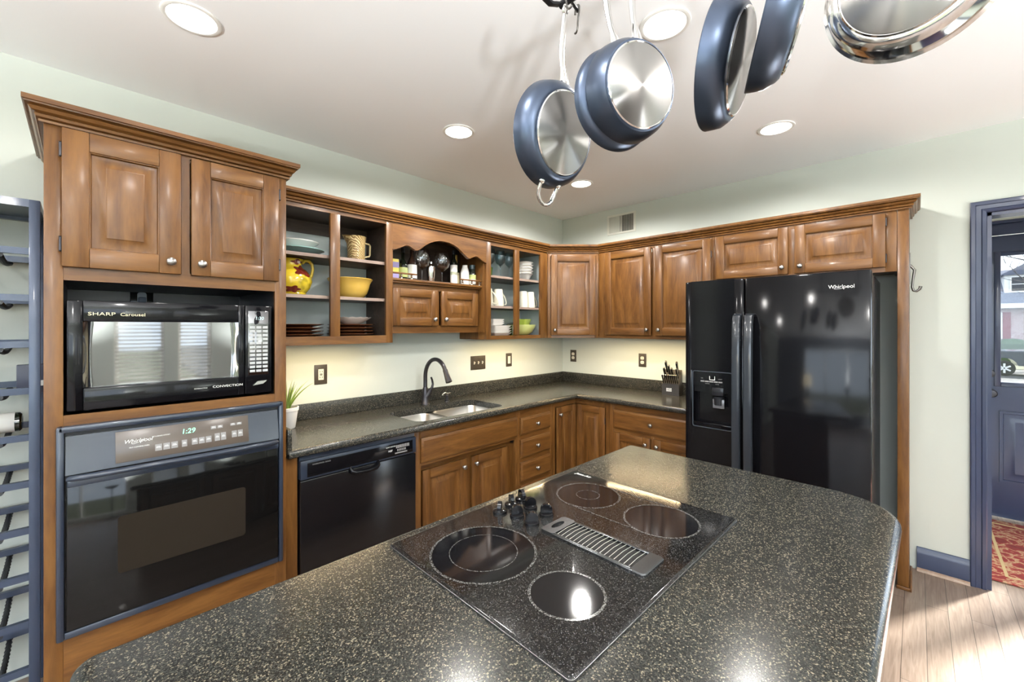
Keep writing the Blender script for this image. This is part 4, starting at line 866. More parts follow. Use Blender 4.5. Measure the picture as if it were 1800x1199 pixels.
# under-cabinet lamps, hidden behind the face frames
for lx, ly, sx, rz, e, lab in ((-2.55, -0.268, 0.60, 0, 1.0, 'under-cabinet lamp below the open shelves of yellow pottery'), (-1.03, -0.268, 0.66, 0, 1.1, 'under-cabinet lamp below the cabinet of mugs'),
                               (-0.470, -0.470, 0.36, -45, 0.6, 'under-cabinet lamp below the diagonal corner cabinet'), (-0.268, -1.15, 0.86, 90, 1.3, 'under-cabinet lamp above the knife block')):
    t = thing('undercabinet_lamp', lab, 'lamp', (lx, ly, 1.383), rz)
    b = MB(); b.box(-sx / 2, sx / 2, -0.014, 0.014, 0.0072, 0.0112); b.build('housing', WHITEP, t)
    l = bpy.data.lights.new('strip', 'AREA'); l.shape = 'RECTANGLE'; l.size = sx; l.size_y = 0.024; l.energy = UNDER_W * e; l.color = (1.0, 0.75, 0.42)
    o = bpy.data.objects.new('strip_light', l); C.objects.link(o); o.location = (lx, ly, 1.3895); o.rotation_euler = (Matrix.Rotation(R(rz if rz < 45 else -90), 3, 'Z') @ Matrix.Rotation(R(-4), 3, 'X')).to_euler()

# ================================================================== refrigerator
fr = thing('refrigerator', 'glossy black side-by-side refrigerator with water dispenser', 'refrigerator', (-0.870, -1.640, 0), -90); FW, FHT = 0.908, 1.768
b = MB(); b.box(0.008, FW - 0.008, 0.072, 0.80, 0.05, FHT - 0.006, 0.006); b.box(0.03, FW - 0.03, 0.10, 0.75, 0.0, 0.05); b.box(0.01, FW - 0.01, 0.03, 0.072, 0.02, 0.10); b.build('case', BLKM, fr)
SPL = 0.343; dx0, dx1, dz0, dz1 = 0.046, 0.280, 0.858, 1.210
d = MB(); kw = dict(bev=0.0)
d.box(0, dx0, 0, 0.068, 0.105, FHT, 0.010); d.box(dx1, SPL - 0.002, 0, 0.068, 0.105, FHT, 0.010)
d.box(dx0 - 0.0102, dx1 + 0.0102, 0.0, 0.068, dz1, FHT - 0.0001); d.box(dx0 - 0.0102, dx1 + 0.0102, 0.0, 0.068, 0.106, dz0)
d.box(dx0 - 0.001, dx1 + 0.001, 0.055, 0.066, dz0, dz1)
ld = d.build('freezer_door', BLKG, fr)
b = MB(); b.box(SPL + 0.002, FW, 0, 0.068, 0.105, FHT, 0.010); rd = b.build('fridge_door', BLKG, fr)
def fhandle(parent, x0, x1):
    b = MB(); loops = []
    for z, o, w in ((0.42, 0.0, 1), (0.44, -0.035, 1), (0.52, -0.050, 1), (0.9, -0.058, 1), (1.3, -0.055, 1), (1.50, -0.048, 1), (1.548, -0.032, 1), (1.560, 0.0, 1)):
        loops.append([(x0, o - 0.004, z), (x0 + 0.004, o - 0.012, z), ((x0 + x1) / 2, o - 0.015, z), (x1 - 0.004, o - 0.012, z), (x1, o - 0.004, z), (x1, o + 0.010, z), (x0, o + 0.010, z)])
    b.rings(loops, cap=True, cap0=True); return b.build('handle', mat('satin_black_handle', (0.020, 0.024, 0.030), 0.22, coat=0.4), parent)
fhandle(ld, 0.290, 0.336); fhandle(rd, 0.352, 0.398)
dp = MB(); fr_ = rrect(dx0 + 0.001, dx1 - 0.001, dz0 + 0.001, dz1 - 0.001, 0.014); fi = rrect(dx0 + 0.005, dx1 - 0.005, dz0 + 0.005, dz1 - 0.005, 0.011)
dp.rings([[(x, 0.002, z) for x, z in fr_], [(x, -0.003, z) for x, z in fr_], [(x, -0.003, z) for x, z in fi], [(x, 0.004, z) for x, z in fi]], cap=False)
dp = dp.build('dispenser_surround', mat('dispenser_rim', (0.05, 0.06, 0.075), 0.2, coat=0.5), ld)
b = MB(); b.box(dx0 + 0.005, dx1 - 0.005, 0.001, 0.050, 1.118, dz1 - 0.005); b.box(dx0 + 0.005, dx1 - 0.005, 0.012, 0.050, 1.078, 1.118); b.build('control_panel', BLKG, ld)
b = MB(); b.box(dx0 + 0.115, dx0 + 0.18, 0.008, 0.045, 1.062, 1.112, 0.004); b.lathe([(0, 0), (0.028, 0), (0.030, 0.045), (0.024, 0.05), (0, 0.05)], 20, Matrix.Translation((dx0 + 0.148, 0.030, 1.004))); b.build('spout_housing', BLKM, ld)
b = MB(); b.box(dx0 + 0.118, dx0 + 0.184, 0.012, 0.018, 0.985, 1.040, 0.002); b.build('paddle', mat('grey_paddle', (0.12, 0.12, 0.13), 0.2, coat=0.5), ld)
b = MB(); b.box(dx0 + 0.006, dx1 - 0.006, 0.004, 0.052, dz0 + 0.006, dz0 + 0.030, 0.002); b.build('drip_tray', BLKG, ld)
for k in range(5):
    b = MB(); b.box(dx0 + 0.050 + k * 0.026, dx0 + 0.073 + k * 0.026, 0.0002, 0.0012, 1.142, 1.150); b.build('dispenser_key', BTN, ld)
for dz_, hz in ((0, 0.024), (0.030, 0.024)):
    b = MB(); b.box(dx0 + 0.102 + dz_, dx0 + 0.105 + dz_, 0.0002, 0.0012, 1.156, 1.156 + hz); b.build('glass_icon', WHT, ld)
b = MB(); b.box(dx0 + 0.105, dx0 + 0.132, 0.0002, 0.0012, 1.156, 1.159); b.build('glass_icon', WHT, ld)
for sx_, s_ in ((0.058, 'ICE'), (0.165, 'LIGHT'), (0.09, 'WATER'), (0.148, 'LOCK')): text('dispenser_caption', s_, 0.008, BTN, ld, (dx0 + sx_, 0.0008, 1.164 if s_ in ('ICE', 'LIGHT') else 1.132))
text('brand_lettering', 'Whirlpool', 0.026, WHT, rd, (0.790, -0.0006, 1.688), xs=0.98)
b = MB(); b.tube([(0.79 + 0.030 * math.cos(a), -0.0006, 1.685 + 0.007 * math.sin(a) + 0.006 * math.cos(a)) for a in [2.4 + k * 0.3 for k in range(14)]], 0.0007, 5); b.build('logo_swoosh', WHT, rd)
hk = thing('coat_hook', 'dark iron coat hook on the outside of the refrigerator end panel', 'hook', (-0.245, -2.674, 1.708))
b = MB(); b.prism([(-0.012, 0.02), (0.012, 0.02), (0.014, 0.10), (0.006, 0.15), (0.010, 0.165), (0, 0.20), (-0.010, 0.165), (-0.006, 0.15), (-0.014, 0.10)], 0.0, 0.005, FRONT); b.build('back_plate', HOOKM, hk)
b = MB(); b.tube([(0, -0.003, 0.13), (0, -0.022, 0.10), (0, -0.016, 0.05), (0, -0.012, 0.005), (0, -0.018, -0.018), (0, -0.030, -0.022), (0, -0.043, -0.010), (0, -0.047, 0.006)], [0.006, 0.007, 0.006, 0.006, 0.006, 0.006, 0.007, 0.008], 10); b.build('prong', HOOKM, hk)

# ================================================================== island
IC = (-2.648, -2.173); IR = -1.0
ia = thing('island_cabinet', 'stained wood island cabinet under the dark speckled top', 'island', (IC[0], IC[1], 0), IR)
b = MB(); b.box(-0.89, 0.86, -0.22, 0.44, 0.1, 0.868); b.box(-0.85, 0.80, -0.18, 0.38, 0, 0.1); b.build('body', WV, ia)
for k in range(3):
    d = door_mesh(0.52, 0.70).build('back_panel_door', WB, ia, (0.83 - k * 0.58, 0.44, 0.14), (0, 0, R(180)))
def iloop(i):
    x0, x1, y0, y1 = -0.937 + i, 0.938 - i, -0.490 + i, 0.490 - i
    def c(cx, cy_, r, a): return arc(cx, cy_, r, a, a + 90, 10)
    r1, r2, r3, r4 = max(0.19 - i, 0.001), max(0.030 - i, 0.001), max(0.035 - i, 0.001), max(0.08 - i, 0.001)
    return c(x1 - r1, y0 + r1, r1, -90) + c(x1 - r2, y1 - r2, r2, 0) + c(x0 + r3, y1 - r3, r3, 90) + c(x0 + r4, y0 + r4, r4, 180)
it = thing('island_worktop', 'large dark speckled island worktop with rounded edge in the foreground', 'countertop', (IC[0], IC[1], 0), IR)
b = MB(); zc, hr = 0.8915, 0.0225
b.rings([[(x, y, zc + hr * math.sin(R(a))) for x, y in iloop(0.020 * (1 - math.cos(R(a))))] for a in range(-90, 91, 15)], cap=True, cap0=True)
b.build('island_slab', STONE, it)
ck = thing('electric_cooktop', 'black ceramic glass cooktop set into the island', 'cooktop', (-2.613, -2.025, 0.914), -1.2)
b = MB(); a_, c_ = 0.399, 0.295
b.rings([[(x, y, z) for x, y in rrect(-a_ + i, a_ - i, -c_ + i, c_ - i, 0.010 - i * 0.5, 4)] for i, z in ((0, 0.0005), (0, 0.003), (0.003, 0.0058), (0.006, 0.0064))], cap=True, cap0=True); b.build('glass_top', GLASSTOP, ck)
b = MB()
lo = [rrect(-a_ - 0.0015, a_ + 0.0015, -c_ - 0.0015, c_ + 0.0015, 0.011, 4), rrect(-a_, a_, -c_, c_, 0.010, 4)]
b.rings([[(x, y, 0.0004) for x, y in lo[0]], [(x, y, 0.0035) for x, y in lo[0]], [(x, y, 0.0035) for x, y in lo[1]]], cap=False); b.build('metal_edge', DARKST, ck)
ZT = 0.0066
for (x, y, r, inner) in ((-0.250, 0.092, 0.131, 0.085), (-0.232, -0.156, 0.080, 0), (0.231, 0.115, 0.103, 0.038), (0.229, -0.142, 0.104, 0)):
    bn = ring_disc(0.0001, r - 0.004, ZT, cx=x, cy_=y).build('burner', BLKGL, ck)
    ring_disc(r - 0.003, r + 0.003, ZT + 0.0003, cx=x, cy_=y).build('burner_ring', RING, bn)
    if inner: ring_disc(inner - 0.0012, inner + 0.0012, ZT + 0.0003, cx=x, cy_=y).build('burner_ring', RING, bn)
for sx in (-1, 1): b = MB(); b.box(0.230 + sx * 0.104 - 0.002, 0.230 + sx * 0.104 + 0.002, -0.142, 0.115, ZT + 0.0001, ZT + 0.0004); b.build('bridge_burner_outline', RING, ck)
text('brand_lettering', 'Jenn-Air', 0.020, WHT, ck, (0.372, 0.235, ZT), (0, 0, -90), xs=1.0, shear=0.2)
for x, y, a in ((0.047, 0.246, 70), (-0.006, 0.240, 60), (-0.068, 0.228, 40), (0.021, 0.183, -20), (-0.049, 0.173, -35), (0.020, 0.117, -40), (-0.052, 0.110, -40)):
    b = MB(); b.lathe([(0, 0), (0.0215, 0), (0.021, 0.005), (0.015, 0.008), (0, 0.009)], 24)
    b.prism([(-0.0175, 0.004)] + arc(0, 0.0155, 0.0175, 180, 0, 12) + [(0.0175, 0.004)], -0.0055, 0.0055, Matrix.Rotation(R(a), 4, 'Z') @ FRONT)
    b.build('control_knob', KNOBM, ck, (x, y, ZT))
gr = MB(); gx0, gx1, gy0, gy1, gz = -0.066, 0.038, -0.245, 0.066, 0.0125
gr.box(gx0 + 0.004, gx0 + 0.011, gy0 + 0.038, gy1 - 0.045, 0.0066, gz, 0.0015); gr.box(gx1 - 0.011, gx1 - 0.004, gy0 + 0.038, gy1 - 0.045, 0.0066, gz, 0.0015)
gr.rings([[(x, y, z) for x, y in rrect(gx0 + i, gx1 - i, gy0 + i, gy0 + 0.04 - i, 0.010 - i)] for i, z in ((0, 0.0066), (0, gz - 0.0025), (0.0025, gz))], cap=True, cap0=True)
hol = [((gx0 + gx1) / 2 + 0.026 * math.cos(-t), gy1 - 0.021 + 0.0095 * math.sin(-t)) for t in [2 * math.pi * k / 28 for k in range(28)]][::-1]
outl = rrect(gx0, gx1, gy1 - 0.046, gy1, 0.010)
j0 = min(range(28), key=lambda k: (hol[k][0] - outl[0][0]) ** 2 + (hol[k][1] - outl[0][1]) ** 2); hol = hol[j0:] + hol[:j0]
gr.rings([[(x, y, 0.0066) for x, y in outl], [(x, y, gz) for x, y in outl], [(x, y, gz) for x, y in hol], [(x, y, 0.0066) for x, y in hol]], cap=False)
gr.box(gx0, gx0 + 0.006, gy0 + 0.03, gy1 - 0.035, 0.0066, gz - 0.001, 0.001); gr.box(gx1 - 0.006, gx1, gy0 + 0.03, gy1 - 0.035, 0.0066, gz - 0.001, 0.001)
gr = gr.build('downdraft_grille', GRILLE, ck)
b = MB(); b.box(gx0 + 0.006, gx1 - 0.006, gy0 + 0.03, gy1 - 0.044, 0.0067, 0.0074); b.build('grille_opening', HOLE, gr)
for k in range(17):
    y = gy0 + 0.045 + k * 0.0133
    b = MB(); b.tube([(gx0 + 0.008, y, gz - 0.002), ((gx0 + gx1) / 2, y, gz + 0.001), (gx1 - 0.008, y, gz - 0.002)], 0.00115, 6, flat=1.6); b.build('grille_bar', CHROME, gr)

# ================================================================== hanging pans
def axis_rot(th, ph):
    n = Vector((math.cos(R(th)) * math.cos(R(ph)), math.sin(R(th)) * math.cos(R(ph)), math.sin(R(ph)))); x = Vector((math.sin(R(th)), -math.cos(R(th)), 0)) * -1; up = n.cross(x)
    return Matrix((x, up, n)).transposed().to_euler()
def pan(label, c, th, ph, r, br, dep, kind='skillet', helper=False, handle=True, bodym=ANOD, hl=0.185):
    # local: +z is the outward normal of the base, +y up; the rim lies at z = 0
    t = thing('hanging_pan', label, 'pan', c); t.rotation_euler = axis_rot(th, ph)
    b = MB()
    if kind == 'skillet':
        b.lathe([(r - 0.0035, 0.0015), (r, 0), (r + 0.0012, 0.002), (r - 0.001, dep * 0.30), (r * 0.965, dep * 0.60), (br + (r - br) * 0.48, dep * 0.90), (br + 0.008, dep), (br + 0.002, dep + 0.0005), (0, dep + 0.0005)], 72)
    else:
        b.lathe([(r - 0.004, 0.001), (r + 0.006, 0), (r + 0.007, 0.003), (r + 0.001, 0.006), (r - 0.002, dep * 0.5), (r - 0.006, dep * 0.85), (r - 0.016, dep), (br + 0.004, dep + 0.001), (0, dep + 0.001)], 72)
    b.build('pan_body', bodym, t)
    b = MB(); b.lathe([(r - 0.0034, 0.0014), (r * 0.94, dep * 0.55), (br, dep - 0.004), (0, dep - 0.004)], 48); b.build('pan_lining', NONST if kind == 'skillet' else STEEL, t)
    b = MB(); b.lathe([(br + 0.001, dep), (br, dep + 0.004), (br - 0.003, dep + 0.006), (0, dep + 0.006)], 72); b.build('base_disc', DISC, t)
    b = MB(); b.lathe([(br + 0.0025, dep - 0.001), (br + 0.003, dep + 0.003), (br + 0.0005, dep + 0.0055), (br - 0.0015, dep + 0.0045)], 72); b.build('base_rim', CHROME, t)
    if handle:
        h = MB(); y0 = r * 0.985; zz = dep * 0.42
        h.tube([(0, y0 - 0.004, zz), (0, y0 + 0.015, zz - 0.002), (0, y0 + 0.05, zz - 0.016), (0, y0 + 0.09, zz - 0.026), (0, y0 + hl - 0.03, zz - 0.032), (0, y0 + hl - 0.008, zz - 0.034)], [0.010, 0.0085, 0.0085, 0.009, 0.0095, 0.0085], 12, flat=0.62)
        h.tube([(0, y0 + hl + 0.005 + 0.010 * math.sin(R(a)), zz - 0.034) if False else (0.0085 * math.cos(R(a)), y0 + hl + 0.004 + 0.012 * math.sin(R(a)), zz - 0.034) for a in range(0, 360, 20)], 0.0035, 8, True)
        h.tube([(-0.014, y0 - 0.002, zz + 0.004), (-0.010, y0 + 0.02, zz - 0.004), (-0.003, y0 + 0.045, zz - 0.014)], 0.004, 8); h.tube([(0.014, y0 - 0.002, zz + 0.004), (0.010, y0 + 0.02, zz - 0.004), (0.003, y0 + 0.045, zz - 0.014)], 0.004, 8)
        h.build('handle', CHROME, t)
        v = MB()
        for sx in (-0.012, 0.012): v.lathe([(0, 0), (0.005, 0.0005), (0.004, 0.003), (0, 0.004)], 10, Matrix.Translation((sx, y0 - 0.003, zz)) @ Matrix.Rotation(R(-90), 4, 'X'))
        v.build('rivet', CHROME, t)
    def loop(sgn, nm):
        h = MB(); w = 0.034; y0 = sgn * (r * 0.975); zz = dep * 0.45
        pts = [(-w, y0 - sgn * 0.006, zz + 0.003), (-w, y0 + sgn * 0.012, zz - 0.002)] + [(-w * math.cos(R(a)), y0 + sgn * (0.014 + 0.038 * math.sin(R(a))), zz - 0.006) for a in range(20, 161, 20)] + [(w, y0 + sgn * 0.012, zz - 0.002), (w, y0 - sgn * 0.006, zz + 0.003)]
        h.tube(pts, 0.0055, 10)
        for sx in (-w, w): h.lathe([(0, -0.004), (0.010, -0.002), (0.010, 0.002), (0.006, 0.005), (0, 0.006)], 14, Matrix.Translation((sx, y0 - sgn * 0.008, zz + 0.006)))
        h.build(nm, CHROME, t)
    if helper: loop(-1, 'helper_handle')
    if kind != 'skillet': loop(1, 'loop_handle')
    return t
PANS = [('lowest blue skillet, with a loop helper handle at its bottom', (-2.639, -1.960, 2.023), -92.4, -11.9, 0.140, 0.106, 0.055, dict(helper=True, hl=0.190), 'lowest blue skillet'),
        ('blue skillet facing the camera in front of a larger one, beside the glaring light', (-2.602, -2.178, 2.073), -112.0, -7.2, 0.120, 0.096, 0.055, dict(hl=0.165), 'blue skillet that faces the camera'),
        ('partly hidden blue skillet hanging just behind another, only its left rim showing', (-2.594, -2.143, 2.072), -112.0, -7.2, 0.125, 0.090, 0.030, dict(hl=0.165, turn=9), 'partly hidden blue skillet'),
        ('large blue pan hanging edge-on, steel base facing right', (-2.665, -2.411, 2.015), -81.8, -14.0, 0.120, 0.091, 0.047, dict(hl=0.19), 'large edge-on blue pan'),
        ('slim blue pan edge-on, rightmost of the blue pans', (-2.753, -2.520, 2.020), -69.1, -13.0, 0.120, 0.090, 0.050, dict(hl=0.18), 'slim edge-on blue pan'),
        ('shiny stainless steel pan at the top right of the photo', (-2.474, -2.702, 2.137), -185.1, -11.5, 0.130, 0.100, 0.056, dict(kind='casserole', handle=False, bodym=CHROME), 'shiny steel pan')]
HOOKS = []
for lab, c, th, ph, r, br, dep, kw, short in PANS:
    turn = kw.pop('turn', 0); t = pan(lab, c, th, ph, r, br, dep, **kw)
    M = Matrix.Translation(c) @ axis_rot(th, ph).to_matrix().to_4x4() @ Matrix.Rotation(R(turn), 4, 'Z'); t.rotation_euler = M.to_euler()
    p = M @ (Vector((0, r * 0.985 + kw.get('hl', 0) + 0.012, dep * 0.42 - 0.034)) if kw.get('handle', True) else Vector((0, r * 0.975 + 0.050, dep * 0.45 - 0.006)))
    HOOKS.append((p.x, p.y, p.z, 'iron hook holding the ' + short, th))
HOOKS.append((-2.565, -2.005, 2.352, 'empty iron hook right of the lowest blue skillet', 60))
rk = thing('hanging_pot_rack', 'black iron pot rack hanging from the ceiling above the island', 'pot rack', (0, 0, 0))
for x, y0, y1 in ((-2.622, -2.95, -1.985), (-2.500, -2.95, -2.60), (-2.735, -2.95, -2.54)):
    b = MB(); b.tube([(x, y0, 2.390), (x, y1, 2.390)], 0.010, 12); b.build('rail', IRON, rk)
b = MB(); b.tube([(-2.725, -1.985, 2.43), (-2.715, -1.985, 2.390), (-2.690, -1.985, 2.374), (-2.665, -1.985, 2.372), (-2.645, -1.985, 2.382), (-2.628, -1.985, 2.390)], 0.011, 8, flat=0.5); b.build('end_bracket', IRON, rk)
for y in (-2.66, -2.90): b = MB(); b.tube([(-2.735, y, 2.390), (-2.50, y, 2.390)], 0.009, 10); b.build('cross_bar', IRON, rk)
for x, y in ((-2.622, -2.3), (-2.735, -2.9), (-2.50, -2.9)): b = MB(); b.tube([(x, y, 2.398), (x, y, 2.614)], 0.006, 8); b.build('suspension_rod', IRON, rk)
b = MB(); b.tube([(-2.622, -2.02, 2.390), (-2.565, -2.005, 2.396)], 0.006, 8); b.build('side_arm', IRON, rk)
hook0 = None
for (hx, hy, hz, lab, hth) in HOOKS:
    if hook0 is None:
        b = MB(); b.tube([(0.006 - 0.014 * math.cos(R(a)), 0, 0.048 + 0.014 * math.sin(R(a))) for a in range(-10, 200, 15)][::-1] + [(-0.008, 0, 0.038), (-0.002, 0, 0.024), (0.002, 0, 0.010)] + [(0.001 - 0.011 * math.cos(R(a)) + 0.012, 0, 0.002 - 0.013 * math.sin(R(a))) for a in range(0, 150, 15)], 0.0028, 8)
        hook0 = tag(b.build('pot_hook', HOOKM), lab, 'hook', 'pot rack hooks'); hook0.location = (hx, hy, hz); hook0.rotation_euler = (0, 0, R(hth))
    else: again(hook0, (hx, hy, hz), lab, hth)

# ================================================================== pottery and glass on the shelves
def solid(prof, n=48): b = MB(); b.lathe(prof, n); return b
def one(name, prof, m, loc, label, cat, group=None, n=48):
    o = solid(prof, n).build(name, m); o.location = loc; return tag(o, label, cat, group)
LY = -0.160; S1, S2, S3 = 1.4205, 1.6602, 1.8902
one('dinner_platter', [(0, 0), (0.07, 0), (0.085, 0.006), (0.125, 0.022), (0.145, 0.030), (0.146, 0.034), (0.12, 0.030), (0.08, 0.012), (0, 0.008)], TURQ, (-2.705, LY, S3), 'pale turquoise platter on the top shelf, under a white one', 'platter')
one('dinner_platter', [(0, 0), (0.06, 0), (0.075, 0.008), (0.108, 0.030), (0.122, 0.040), (0.123, 0.044), (0.10, 0.036), (0.06, 0.012), (0, 0.008)], WHCER, (-2.712, LY, S3 + 0.033), 'white platter lying on the turquoise one on the top shelf', 'platter')
tp = thing('tan_jug', 'tan ribbed stoneware jug with angular handle on the top shelf', 'jug', (-2.366, -0.19, S3))
b = MB(); b.lathe([(0, 0), (0.050, 0), (0.053, 0.006), (0.051, 0.05), (0.053, 0.11), (0.058, 0.150), (0.060, 0.154), (0.056, 0.154), (0.049, 0.11), (0.047, 0.01), (0, 0.008)], 40)
for v in b.bm.verts:
    if v.co.z > 0.10 and v.co.x < -0.02: f = ((v.co.z - 0.10) / 0.054) * max(0, (-v.co.x - 0.02) / 0.04); v.co.x -= 0.030 * f; v.co.y *= 1 - 0.35 * f
b.build('jug_body', TANR, tp)
b = MB(); b.tube([(0.052, 0, 0.122), (0.085, 0, 0.118), (0.092, 0, 0.110), (0.090, 0, 0.050), (0.084, 0, 0.040), (0.050, 0, 0.032)], 0.0075, 10, flat=0.8); b.build('handle', mat('tan_glaze', (0.50, 0.40, 0.22), 0.25), tp)
yp = thing('yellow_pitcher', 'round yellow glazed pitcher with brown leaves on the middle shelf', 'pitcher', (-2.742, -0.170, S2))
b = MB(); b.lathe([(0, 0), (0.078, 0), (0.083, 0.008), (0.080, 0.014), (0.100, 0.040), (0.113, 0.078), (0.105, 0.115), (0.080, 0.142), (0.060, 0.158), (0.056, 0.172), (0.064, 0.198), (0.067, 0.204), (0.062, 0.203), (0.050, 0.170), (0.07, 0.14), (0.08, 0.05), (0, 0.01)], 56)
b.build('pitcher_body', YGLZ, yp)
b = MB(); b.tube([(0.060, 0, 0.186), (0.078, 0, 0.203), (0.100, 0, 0.204), (0.118, 0, 0.186), (0.122, 0, 0.158), (0.116, 0, 0.122), (0.104, 0, 0.098)], [0.009, 0.0095, 0.009, 0.0085, 0.008, 0.008, 0.011], 12); b.build('handle', YGLZ, yp)
LEAFB = mat('maroon_leaf_glaze', (0.13, 0.018, 0.010), 0.15, coat=0.5)
def on_body(a, z, r): return (r * math.cos(R(a)), r * math.sin(R(a)), z)
def body_r(z):
    P = [(0.0, 0.080), (0.040, 0.100), (0.078, 0.113), (0.115, 0.105), (0.142, 0.080), (0.158, 0.060), (0.172, 0.056), (0.204, 0.067)]
    for (z0, r0), (z1, r1) in zip(P, P[1:]):
        if z <= z1: return r0 + (r1 - r0) * (z - z0) / (z1 - z0)
    return 0.067
def leaf_patch(name, a0, z0, da, dz, m, parent, lobes=5):
    b = MB(); n = 30; R0 = []
    for q in (1.0, 0.66, 0.33):
        R0.append([on_body(a0 + da * q * (0.80 + 0.20 * math.cos(lobes * t)) * math.cos(t), z0 + dz * q * (0.80 + 0.20 * math.cos(lobes * t)) * math.sin(t), body_r(z0 + dz * q * (0.80 + 0.20 * math.cos(lobes * t)) * math.sin(t)) + 0.0022) for t in [2 * math.pi * k / n for k in range(n)]])
    b.rings(R0, cap=True); return b.build(name, m, parent)
leaf_patch('leaf_relief', -62, 0.135, 40, 0.036, LEAFB, yp); leaf_patch('leaf_relief', -75, 0.185, 34, 0.016, LEAFB, yp, 4); leaf_patch('leaf_relief', -100, 0.030, 26, 0.020, LEAFB, yp)
leaf_patch('flower_relief', -66, 0.184, 15, 0.010, mat('pale_flower_glaze', (0.62, 0.50, 0.42), 0.2), yp, 6)
one('mixing_bowl', [(0, 0), (0.070, 0), (0.078, 0.004), (0.100, 0.030), (0.112, 0.065), (0.118, 0.092), (0.132, 0.113), (0.136, 0.118), (0.133, 0.121), (0.114, 0.098), (0.106, 0.06), (0.09, 0.02), (0, 0.008)], BOWLY, (-2.390, -0.160, S2), 'large mustard yellow mixing bowl on the middle shelf', 'bowl')
PL = [(0, 0), (0.075, 0), (0.080, 0.004), (0.118, 0.012), (0.140, 0.0185), (0.141, 0.0215), (0.118, 0.0165), (0.08, 0.008), (0, 0.007)]
for sx, where, ys in ((-2.705, 'left', -0.158), (-2.386, 'right', -0.160)):
    for k, nm in enumerate(('lowest', 'second lowest', 'second highest', 'topmost')):
        one('brown_plate', PL, BRPL, (sx + (k % 2) * 0.003, ys, S1 + 0.0190 * k), '%s brown plate of the %s stack on the bottom shelf' % (nm, where), 'plate', 'brown stoneware plates')
b = MB(); n = 64; prof = [(0.045, 0), (0.052, 0.003), (0.090, 0.022), (0.112, 0.036), (0.119, 0.042), (0.108, 0.038), (0.085, 0.024), (0.045, 0.007)]
loops = []
for i, (r, z) in enumerate(prof):
    am = {3: 0.002, 4: 0.004, 5: 0.003}.get(i, 0)
    loops.append([((r + am * math.cos(16 * t)) * math.cos(t), (r + am * math.cos(16 * t)) * math.sin(t), z + am * 0.5 * math.cos(16 * t)) for t in [2 * math.pi * k / n for k in range(n)]])
b.rings(loops, cap=True, cap0=True); o = b.build('scalloped_bowl', WHCER); o.location = (-2.382, -0.16, S1 + 0.0795); tag(o, 'white scalloped bowl on top of the right stack of brown plates', 'bowl')

SB = 1.8003
def bottle(label, x, y, r, h, body, neck_r, shoulder, labels, cap=None, caph=0.03, name='bottle'):
    t = thing(name, label, 'bottle', (x, y, SB), 0)
    b = MB(); b.lathe([(0, 0.002), (r * 0.9, 0), (r, 0.004), (r, shoulder), (r * 0.86, shoulder + r * 0.5), (neck_r, shoulder + r * 1.5), (neck_r, h - 0.004), (neck_r * 0.9, h), (0, h)], 28); b.build('glass_body', body, t)
    for z0, z1, m in labels: b = MB(); b.lathe([(r + 0.0006, z0), (r + 0.0009, z0 + 0.001), (r + 0.0009, z1 - 0.001), (r + 0.0006, z1)], 28); b.build('paper_label', m, t)
    if cap: b = MB(); b.lathe([(neck_r + 0.0008, h - caph), (neck_r + 0.002, h - caph + 0.001), (neck_r + 0.002, h + 0.001), (0, h + 0.002)], 20); b.build('cap', cap, t)
    return t
bx = thing('spice_carton', 'small violet and yellow carton at the left end of the bottle shelf', 'carton', (-2.112, -0.17, SB))
b = MB(); b.box(-0.040, 0.040, -0.03, 0.03, 0, 0.138, 0.001); b.build('carton', YELC, bx)
b = MB(); b.box(-0.041, 0.041, -0.0306, -0.03, 0.008, 0.052); b.box(-0.041, 0.041, -0.0306, -0.03, 0.08, 0.118); b.build('printed_panel', PURPLE, bx)
bottle('dark bottle with a yellow-green label, left of the white-labelled bottle', -2.024, -0.17, 0.0325, 0.222, DKBOT, 0.011, 0.100, [(0.022, 0.088, LABELG)], BLKM)
bottle('brown bottle with a white label left of the wine glasses', -1.953, -0.17, 0.0345, 0.218, BRBOT, 0.013, 0.118, [(0.020, 0.114, LABELW)])
def goblet(label, x, y, z, r, h, stem, m, group):
    t = thing('wine_glass', label, 'glass', (x, y, z), 0, group)
    b = MB(); b.lathe([(0, 0.001), (r * 0.62, 0.0), (r * 0.62, 0.0015), (0.010, 0.005), (0.0042, 0.012), (0.0036, stem * 0.6), (0.005, stem - 0.006), (0, stem - 0.004)], 32); b.build('stem', m, t)
    b = MB(); hh = h - stem; b.lathe([(0, stem - 0.006), (r * 0.35, stem + hh * 0.05), (r * 0.80, stem + hh * 0.22), (r, stem + hh * 0.48), (r * 0.93, stem + hh * 0.78), (r * 0.76, h), (r * 0.745, h), (r * 0.91, stem + hh * 0.78), (r * 0.975, stem + hh * 0.48), (r * 0.77, stem + hh * 0.24), (0, stem + 0.002)], 40); b.build('glass_bowl', m, t)
    return t
goblet('large clear wine glass left of the steel shaker', -1.869, -0.17, SB, 0.059, 0.236, 0.092, GLASSW, 'clear wine glasses'); goblet('large clear wine glass right of the steel shaker', -1.697, -0.175, SB, 0.060, 0.236, 0.092, GLASSW, 'clear wine glasses')
sh = thing('cocktail_shaker', 'steel cocktail shaker between the two large wine glasses', 'shaker', (-1.781, -0.150, SB))
b = MB(); b.lathe([(0, 0), (0.025, 0), (0.0275, 0.004), (0.035, 0.115), (0.035, 0.118), (0, 0.118)], 36); b.build('cup', SHAK, sh)
b = MB(); b.lathe([(0.0352, 0.116), (0.0345, 0.124), (0.020, 0.140), (0.0155, 0.142), (0.0150, 0.156), (0.010, 0.161), (0, 0.162)], 36); b.build('lid', SHAK, sh)
